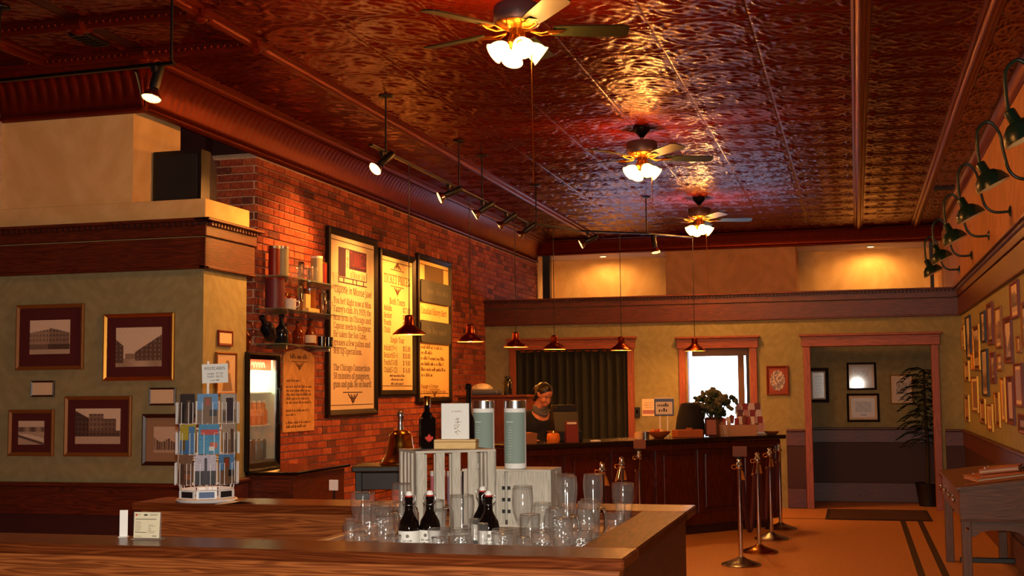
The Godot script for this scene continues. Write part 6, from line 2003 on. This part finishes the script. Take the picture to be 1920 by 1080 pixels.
# ---------------------------------------------------------------- old slant-top desk at the right wall
func build_desk() -> void:
	var o := thing("slant_desk", "old dark wooden slant-top desk at the right wall", "desk", V(0.72, 0, -10.9))
	var w := 0.53
	var hz := 0.98
	var g := Geo.new()
	g.prism(P2([[-0.03, 0.775], [w, 0.845], [w, 0.865], [-0.03, 0.795]]), -hz - 0.02, hz + 0.02)
	part("slant_top", g, M.desk, o)
	g = Geo.new()
	g.prism(P2([[0.0, 0.56], [w - 0.02, 0.56], [w - 0.02, 0.842], [0.0, 0.779]]), hz - 0.022, hz)
	part("near_side_panel", g, M.desk, o)
	g = Geo.new()
	g.prism(P2([[0.0, 0.56], [w - 0.02, 0.56], [w - 0.02, 0.842], [0.0, 0.779]]), -hz, -hz + 0.022)
	part("far_side_panel", g, M.desk, o)
	part("front_rail", span(V(0.0, 0.56, -hz + 0.022), V(0.02, 0.585, hz - 0.022), 0.003), M.desk, o)
	part("back_panel", span(V(w - 0.04, 0.56, -hz + 0.022), V(w - 0.02, 0.83, hz - 0.022), 0.003), M.desk, o)
	part("lower_edge", span(V(-0.012, 0.548, hz - 0.03), V(w - 0.015, 0.562, hz + 0.012), 0.004), M.desk, o)
	for k in 2:
		var z0 := -hz + 0.03 + k * 0.965
		var d := part("drawer", span(V(-0.008, 0.59, z0), V(0.012, 0.772, z0 + 0.95), 0.004), M.desk, o)
		for zz in [0.25, 0.7]:
			g = Geo.new()
			g.lathe(P2([[0, 0], [0.01, 0], [0.008, 0.012], [0.022, 0.022], [0.02, 0.034], [0, 0.038]]), 14, Transform3D(Basis(Vector3.BACK, PI / 2), V(-0.008, 0.68, z0 + zz)), 0.3)
			part("knob", g, M.silver, d)
	for sx in [0.035, w - 0.055]:
		for sz in [-1, 1]:
			part("leg", span(V(sx - 0.035, 0.0, sz * (hz - 0.05) - 0.035), V(sx + 0.035, 0.556, sz * (hz - 0.05) + 0.035), 0.004), M.desk_v, o)
	g = Geo.new()
	g.prism(P2([[0.07, 0.548], [0.07, 0.43], [0.1, 0.435], [0.14, 0.468], [0.2, 0.48], [0.34, 0.48], [0.4, 0.468], [0.44, 0.435], [w - 0.09, 0.43], [w - 0.09, 0.548]]), hz - 0.06, hz - 0.035)
	part("bracket_apron", g, M.desk, o)
	g = Geo.new()
	g.lathe(P2([[0, 0.008], [0.012, 0.004], [0.014, 0.0], [0, 0]]), 14, Transform3D(Basis(Vector3.RIGHT, PI / 2), V(0.04, 0.49, hz - 0.014)), 0.0)
	part("round_bolt", g, M.chrome, o)
	part("stretcher", span(V(0.05, 0.12, -0.02), V(w - 0.06, 0.16, 0.02), 0.004), M.black, o)
	# ledgers on the slope
	var sl := atan2(0.07, 0.56)
	var tan_l := mat(c8(176, 104, 56), 0.35)
	var L := [["flat_album", "large flat brown album lying open on the slant desk", V(1.03, 0.852, -10.45), V(0.4, 0.03, 0.46), 0.15], ["leather_folder", "orange leather folder on top of the flat album", V(1.08, 0.893, -10.6), V(0.3, 0.04, 0.36), -0.2], ["wooden_ruler", "long light brown wooden strip on the desk's near edge", V(0.98, 0.831, -10.06), V(0.44, 0.014, 0.05), 0.08]]
	for a in L:
		var b := thing(a[0], a[1], "book" if a[0] != "wooden_ruler" else "ruler", a[2], a[4])
		b.rotation = V(0, a[4], sl)
		var s: Vector3 = a[3]
		part("cover", one_box(V(s.x, s.y * 0.3, s.z), 0.003, V(0, s.y * 0.35, 0)), tan_l, b)
		if a[0] != "wooden_ruler":
			part("pages", one_box(V(s.x * 0.95, s.y * 0.4, s.z * 0.95), 0.001), M.mat_cream, b)
			part("back_cover", one_box(V(s.x, s.y * 0.3, s.z), 0.003, V(0, -s.y * 0.35, 0)), tan_l, b)
			for k in 2: part("rivet", can_geo(0.008, 0.005), M.silver, b, V(-s.x * 0.35, s.y * 0.5, (k - 0.5) * s.z * 0.6))

func build_right_pictures() -> void:
	var L := [[-16.2, 2.13, 0.36, 0.3], [-15.45, 2.11, 0.55, 0.5], [-14.52, 1.96, 0.72, 0.49], [-13.68, 2.15, 0.42, 0.32], [-12.98, 2.15, 0.48, 0.41], [-12.27, 2.08, 0.5, 0.38], [-11.55, 1.94, 0.52, 0.4], [-10.99, 2.25, 0.52, 0.3], [-10.42, 2.02, 0.3, 0.36], [-13.68, 1.68, 0.58, 0.48], [-12.88, 1.72, 0.4, 0.3], [-12.28, 1.76, 0.4, 0.16], [-15.85, 1.72, 0.6, 0.24], [-14.9, 1.45, 0.7, 0.4], [-14.08, 1.28, 0.55, 0.26], [-13.36, 1.23, 0.5, 0.27], [-12.66, 1.32, 0.4, 0.33], [-12.1, 1.42, 0.3, 0.4], [-11.55, 1.42, 0.45, 0.42], [-10.95, 1.55, 0.5, 0.36], [-16.05, 1.28, 0.6, 0.32], [-10.83, 1.88, 0.25, 0.14], [-10.77, 1.24, 0.5, 0.16], [-15.05, 1.82, 0.25, 0.2], [-10.25, 1.64, 0.46, 0.28], [-10.1, 2.3, 0.3, 0.24]]
	var where := ["topmost next to the back corner", "tall one second from the back corner", "large one third from the back corner in the upper row", "slim one fourth along the upper row", "one in the middle of the upper row", "wide one right of the upper row's middle", "large one third from the right edge, upper row", "topmost one near the picture's right edge", "one cut by the right edge, upper row", "tall one in the very middle of the wall", "one just right of the tall middle picture", "small wide one right of the middle", "wide one in the second row by the back corner", "third row, second from the back corner", "lowest row, third from the back corner", "lowest of all", "lowest row, right of the lowest picture", "narrow one with a bright edge, lower row", "large one in the lower row near the desk", "one above the far end of the desk", "lowest next to the back corner", "tiny one high above the desk", "small wide one just above the wainscot", "tiny one between two large far pictures", "one over the desk at the right edge", "highest one cut by the right edge"]
	var kinds := "gdgdrorrodrogggggnrrgorgog"
	for k in L.size():
		var a: Array = L[k]
		var fm: Material = {"g": M.gold, "d": M.frame_black, "r": M.frame_red, "o": M.gold_dull, "n": M.gold}[kinds[k]]
		var tone: String = {"g": "gold framed", "d": "black framed", "r": "red-brown framed", "o": "dull gold framed", "n": "gold framed"}[kinds[k]]
		var pic := print_mat(old_photo(k % 5, 200 + k, 32, 32), 0.4) if k < 12 else mat([c8(196, 168, 132), c8(150, 120, 96), c8(184, 140, 104)][k % 3], 0.5)
		framed("gallery_picture", tone + " right wall picture, " + where[k], V(1.288, a[1], a[0]), -PI / 2, a[2], a[3], 0.024, fm, M.mat_cream if k % 2 else M.mat_red, 0.03, pic, "pictures crowded on the right wall")

# ---------------------------------------------------------------- the woman behind the bar
class Field:
	var lo: Vector3
	var cell: float
	var nx: int
	var ny: int
	var nz: int
	var f: PackedFloat32Array
	var k: float
	func _init(a: Vector3, b: Vector3, c: float, blend: float) -> void:
		lo = a; cell = c; k = blend
		nx = int((b.x - a.x) / c) + 2
		ny = int((b.y - a.y) / c) + 2
		nz = int((b.z - a.z) / c) + 2
		f.resize(nx * ny * nz)
		f.fill(1.0)
	func bone(a: Vector3, b: Vector3, ra: float, rb: float, sq := Vector3.ONE) -> void:
		var m := maxf(ra, rb) + k + cell * 2
		var p0 := (Vector3(minf(a.x, b.x), minf(a.y, b.y), minf(a.z, b.z)) - Vector3.ONE * m - lo) / cell
		var p1 := (Vector3(maxf(a.x, b.x), maxf(a.y, b.y), maxf(a.z, b.z)) + Vector3.ONE * m - lo) / cell
		var ab := (b - a) * sq
		var l2 := maxf(ab.length_squared(), 1e-9)
		for z in range(maxi(0, int(p0.z)), mini(nz, int(p1.z) + 1)):
			for y in range(maxi(0, int(p0.y)), mini(ny, int(p1.y) + 1)):
				for x in range(maxi(0, int(p0.x)), mini(nx, int(p1.x) + 1)):
					var q := (lo + Vector3(x, y, z) * cell - a) * sq
					var t := clampf(q.dot(ab) / l2, 0.0, 1.0)
					var d := (q - ab * t).length() - lerpf(ra, rb, t)
					var i := (z * ny + y) * nx + x
					var o := f[i]
					var h := clampf(0.5 + 0.5 * (o - d) / k, 0.0, 1.0)
					f[i] = lerpf(o, d, h) - k * h * (1.0 - h)
	func cut_ball(c: Vector3, r: float) -> void:
		for z in nz:
			for y in ny:
				for x in nx:
					var d := (lo + Vector3(x, y, z) * cell - c).length() - r
					var i := (z * ny + y) * nx + x
					f[i] = maxf(f[i], -d)
	func cut_box(a: Vector3, b: Vector3) -> void:   # keep only what lies inside
		for z in nz:
			for y in ny:
				for x in nx:
					var p := lo + Vector3(x, y, z) * cell
					var d := maxf(maxf(maxf(a.x - p.x, p.x - b.x), maxf(a.y - p.y, p.y - b.y)), maxf(a.z - p.z, p.z - b.z))
					var i := (z * ny + y) * nx + x
					f[i] = maxf(f[i], d)
	func mesh() -> ArrayMesh:
		var st := SurfaceTool.new()
		st.begin(Mesh.PRIMITIVE_TRIANGLES)
		st.set_smooth_group(0)
		var id := {}
		var cnt := 0
		var sy := nx
		var sz := nx * ny
		for z in nz - 1:
			for y in ny - 1:
				for x in nx - 1:
					var i := z * sz + y * sy + x
					var c := [f[i], f[i + 1], f[i + sy], f[i + sy + 1], f[i + sz], f[i + sz + 1], f[i + sz + sy], f[i + sz + sy + 1]]
					var neg := 0
					for q in c: if q < 0.0: neg += 1
					if neg == 0 or neg == 8: continue
					var p := Vector3.ZERO
					var n := 0
					for e in [[0, 1], [2, 3], [4, 5], [6, 7], [0, 2], [1, 3], [4, 6], [5, 7], [0, 4], [1, 5], [2, 6], [3, 7]]:
						var a: float = c[e[0]]
						var b: float = c[e[1]]
						if (a < 0.0) != (b < 0.0):
							var t := a / (a - b)
							var va := Vector3(e[0] & 1, (e[0] >> 1) & 1, e[0] >> 2)
							var vb := Vector3(e[1] & 1, (e[1] >> 1) & 1, e[1] >> 2)
							p += va.lerp(vb, t)
							n += 1
					st.add_vertex(lo + (Vector3(x, y, z) + p / n) * cell)
					id[i] = cnt
					cnt += 1
		for z in range(1, nz - 1):
			for y in range(1, ny - 1):
				for x in range(1, nx - 1):
					var i := z * sz + y * sy + x
					var a := f[i] < 0.0
					for ax in 3:
						var st_i: int = [1, sy, sz][ax]
						var u: int = [sy, sz, 1][ax]
						var w: int = [sz, 1, sy][ax]
						if a != (f[i + st_i] < 0.0):
							var q := [i - u - w, i - w, i, i - u]
							var ok := true
							for m in q: if not id.has(m): ok = false
							if not ok: continue
							if a: 
								for m in [0, 2, 1, 0, 3, 2]: st.add_index(id[q[m]])
							else:
								for m in [0, 1, 2, 0, 2, 3]: st.add_index(id[q[m]])
		st.generate_normals(false)
		return st.commit()

func build_person() -> void:
	var o := thing("person", "woman in a black top and grey scarf looking down behind the bar", "person", V(-3.30, 0, -13.03), 0.75)
	var skin := mat(c8(196, 122, 84), 0.55)
	var S := [[V(0, 0.95, 0), V(0, 1.08, 0.0), 0.125, 0.11], [V(0, 1.08, 0.0), V(0, 1.22, 0.02), 0.11, 0.115]]
	var sh := [V(-0.155, 1.265, 0.02), V(0.155, 1.265, 0.02)]
	var el := [V(-0.22, 1.02, 0.02), V(0.22, 1.02, 0.04)]
	var wr := [V(-0.13, 1.0, 0.25), V(0.11, 1.03, 0.26)]
	var body := Field.new(V(-0.34, -0.02, -0.2), V(0.34, 1.40, 0.42), 0.013, 0.035)
	var torso := func(F: Field, g: float) -> void:
		for b in S: F.bone(b[0], b[1], b[2] + g, b[3] + g, V(0.8, 1, 1.1))
		F.bone(sh[0], sh[1], 0.055 + g, 0.055 + g)
		F.bone(V(-0.07, 1.17, 0.07), V(-0.06, 1.19, 0.08), 0.055 + g, 0.05 + g)
		F.bone(V(0.07, 1.17, 0.07), V(0.06, 1.19, 0.08), 0.055 + g, 0.05 + g)
	var arms := func(F: Field, g: float, cuff: float) -> void:
		for i in 2:
			F.bone(sh[i], el[i], 0.047 + g, 0.038 + g)
			F.bone(el[i], el[i].lerp(wr[i], cuff), 0.037 + g, lerpf(0.037, 0.026, cuff) + g)
	var legs := func(F: Field, g: float) -> void:
		for s in [-1, 1]:
			F.bone(V(s * 0.085, 0.92, 0), V(s * 0.09, 0.5, 0.01), 0.085 + g, 0.058 + g)
			F.bone(V(s * 0.09, 0.5, 0.01), V(s * 0.09, 0.08, -0.02), 0.055 + g, 0.036 + g)
	torso.call(body, 0.0)
	arms.call(body, 0.0, 1.0)
	legs.call(body, 0.0)
	body.bone(V(0, 1.27, 0.02), V(0.005, 1.40, 0.06), 0.05, 0.045)
	for s in [-1, 1]: body.bone(V(s * 0.09, 0.045, -0.03), V(s * 0.1, 0.035, 0.12), 0.04, 0.032)
	var st := SurfaceTool.new()
	st.append_from(body.mesh(), 0, Transform3D())
	# head, turned to her left and bent down
	var hb := Transform3D(Basis(Vector3.UP, 0.25) * Basis(Vector3.RIGHT, 0.5), V(0.005, 1.40, 0.065))
	var head := Field.new(V(-0.11, -0.06, -0.13), V(0.11, 0.24, 0.15), 0.005, 0.02)
	head.bone(V(0, 0.13, -0.015), V(0, 0.135, 0.0), 0.088, 0.088, V(1.2, 1.0, 1.0))
	head.bone(V(0, 0.06, 0.045), V(0, 0.03, 0.062), 0.055, 0.03, V(1.0, 1, 1))
	head.bone(V(0, 0.1, 0.085), V(0, 0.068, 0.104), 0.009, 0.013)
	head.bone(V(-0.03, 0.075, 0.06), V(0.03, 0.075, 0.06), 0.022, 0.022)
	head.bone(V(0, -0.05, -0.02), V(0, 0.04, -0.01), 0.045, 0.046)
	for s in [-1, 1]: head.bone(V(s * 0.074, 0.095, -0.005), V(s * 0.078, 0.12, -0.012), 0.01, 0.013)
	head.bone(V(-0.014, 0.036, 0.088), V(0.014, 0.036, 0.088), 0.007, 0.007)
	st.append_from(head.mesh(), 0, hb)
	# hands with five bent fingers each
	for i in 2:
		var H := Field.new(V(-0.07, -0.06, -0.04), V(0.07, 0.05, 0.18), 0.004, 0.008)
		H.bone(V(0, 0, -0.02), V(0, 0, 0.01), 0.024, 0.024)
		H.bone(V(-0.022, 0, 0.02), V(-0.025, 0, 0.065), 0.014, 0.012)
		H.bone(V(0.0, 0.002, 0.02), V(0.0, 0.002, 0.07), 0.015, 0.013)
		H.bone(V(0.02, 0, 0.02), V(0.024, 0, 0.062), 0.014, 0.011)
		var ln := [0.07, 0.08, 0.074, 0.056]
		for q in 4:
			var x := -0.03 + q * 0.02
			var b0 := V(x, 0, 0.068)
			var b1 := b0 + V(x * 0.12, -0.012, ln[q] * 0.45)
			var b2 := b1 + V(0, -0.024, ln[q] * 0.26)
			H.bone(b0, b1, 0.0095, 0.0085)
			H.bone(b1, b2, 0.0085, 0.0075)
		var sg := 1.0 if i == 0 else -1.0
		H.bone(V(sg * 0.024, -0.004, 0.01), V(sg * 0.048, -0.016, 0.045), 0.012, 0.01)
		H.bone(V(sg * 0.048, -0.016, 0.045), V(sg * 0.045, -0.026, 0.075), 0.01, 0.008)
		var dir: Vector3 = (wr[i] - el[i]).normalized()
		st.append_from(H.mesh(), 0, Transform3D(Basis.looking_at(-dir), wr[i]))
	part("body", st.commit(), skin, o)
	# clothing
	var top := Field.new(V(-0.34, 0.85, -0.2), V(0.34, 1.40, 0.36), 0.012, 0.035)
	torso.call(top, 0.012)
	arms.call(top, 0.01, 0.55)
	top.cut_ball(V(0.0, 1.345, 0.125), 0.125)
	part("black_top", top.mesh(), M.cloth_dark, o)
	var tr := Field.new(V(-0.24, 0.05, -0.2), V(0.24, 1.02, 0.2), 0.016, 0.035)
	legs.call(tr, 0.012)
	tr.bone(V(0, 0.95, 0), V(0, 0.97, 0), 0.135, 0.13, V(0.8, 1, 1.1))
	part("trousers", tr.mesh(), mat(c8(28, 28, 34), 0.9), o)
	var g := Geo.new()
	for k in 3:
		var ring := []
		for i in 24:
			var a := TAU * i / 24
			ring.append(V(0.004 + cos(a) * (0.062 + 0.006 * k), 1.362 - 0.024 * k + 0.012 * sin(a * 2.0 + k) - 0.022 * maxf(0, sin(a)), 0.052 + sin(a) * (0.06 + 0.008 * k)))
		g.tube(ring, 0.019, 8, true)
	part("scarf", g, mat(c8(88, 84, 84), 0.95), o)
	for s in [-1, 1]: part("shoe", one_box(V(0.09, 0.06, 0.24), 0.025, V(s * 0.095, 0.03, 0.045)), M.black, o)
	# hair pulled back, eyes, brows, lips
	var hf := Field.new(V(-0.13, -0.04, -0.18), V(0.13, 0.27, 0.12), 0.006, 0.02)
	hf.bone(V(0, 0.142, -0.028), V(0, 0.148, -0.01), 0.094, 0.09, V(1.15, 1.0, 1.0))
	hf.bone(V(-0.07, 0.11, -0.03), V(-0.075, 0.03, -0.04), 0.026, 0.02)
	hf.bone(V(0.07, 0.11, -0.03), V(0.075, 0.03, -0.04), 0.026, 0.02)
	hf.bone(V(0, 0.12, -0.12), V(0, 0.1, -0.13), 0.04, 0.036)
	hf.cut_ball(V(0, 0.06, 0.1), 0.105)
	var hr := part("hair", hf.mesh(), mat(c8(20, 13, 11), 0.4), o)
	hr.transform = hb
	for s in [-1, 1]:
		var e := Geo.new()
		e.lathe(P2([[0, -0.006], [0.0055, -0.003], [0.0065, 0], [0.0055, 0.003], [0, 0.006]]), 10, Transform3D(Basis().scaled(V(1.5, 0.8, 0.7)), V(s * 0.031, 0.103, 0.079)), -1.0)
		var ep := part("eye", e, mat(c8(26, 18, 16), 0.2), o)
		ep.transform = hb
		e = Geo.new()
		e.tube([V(s * 0.016, 0.122, 0.086), V(s * 0.032, 0.127, 0.08), V(s * 0.046, 0.12, 0.068)], 0.0028, 5)
		var bp := part("eyebrow", e, mat(c8(24, 15, 12), 0.7), o)
		bp.transform = hb
	var lp := Geo.new()
	lp.tube([V(-0.019, 0.036, 0.088), V(-0.006, 0.04, 0.096), V(0.006, 0.04, 0.096), V(0.019, 0.036, 0.088)], 0.0038, 6)
	var lpp := part("lips", lp, mat(c8(150, 66, 56), 0.5), o)
	lpp.transform = hb
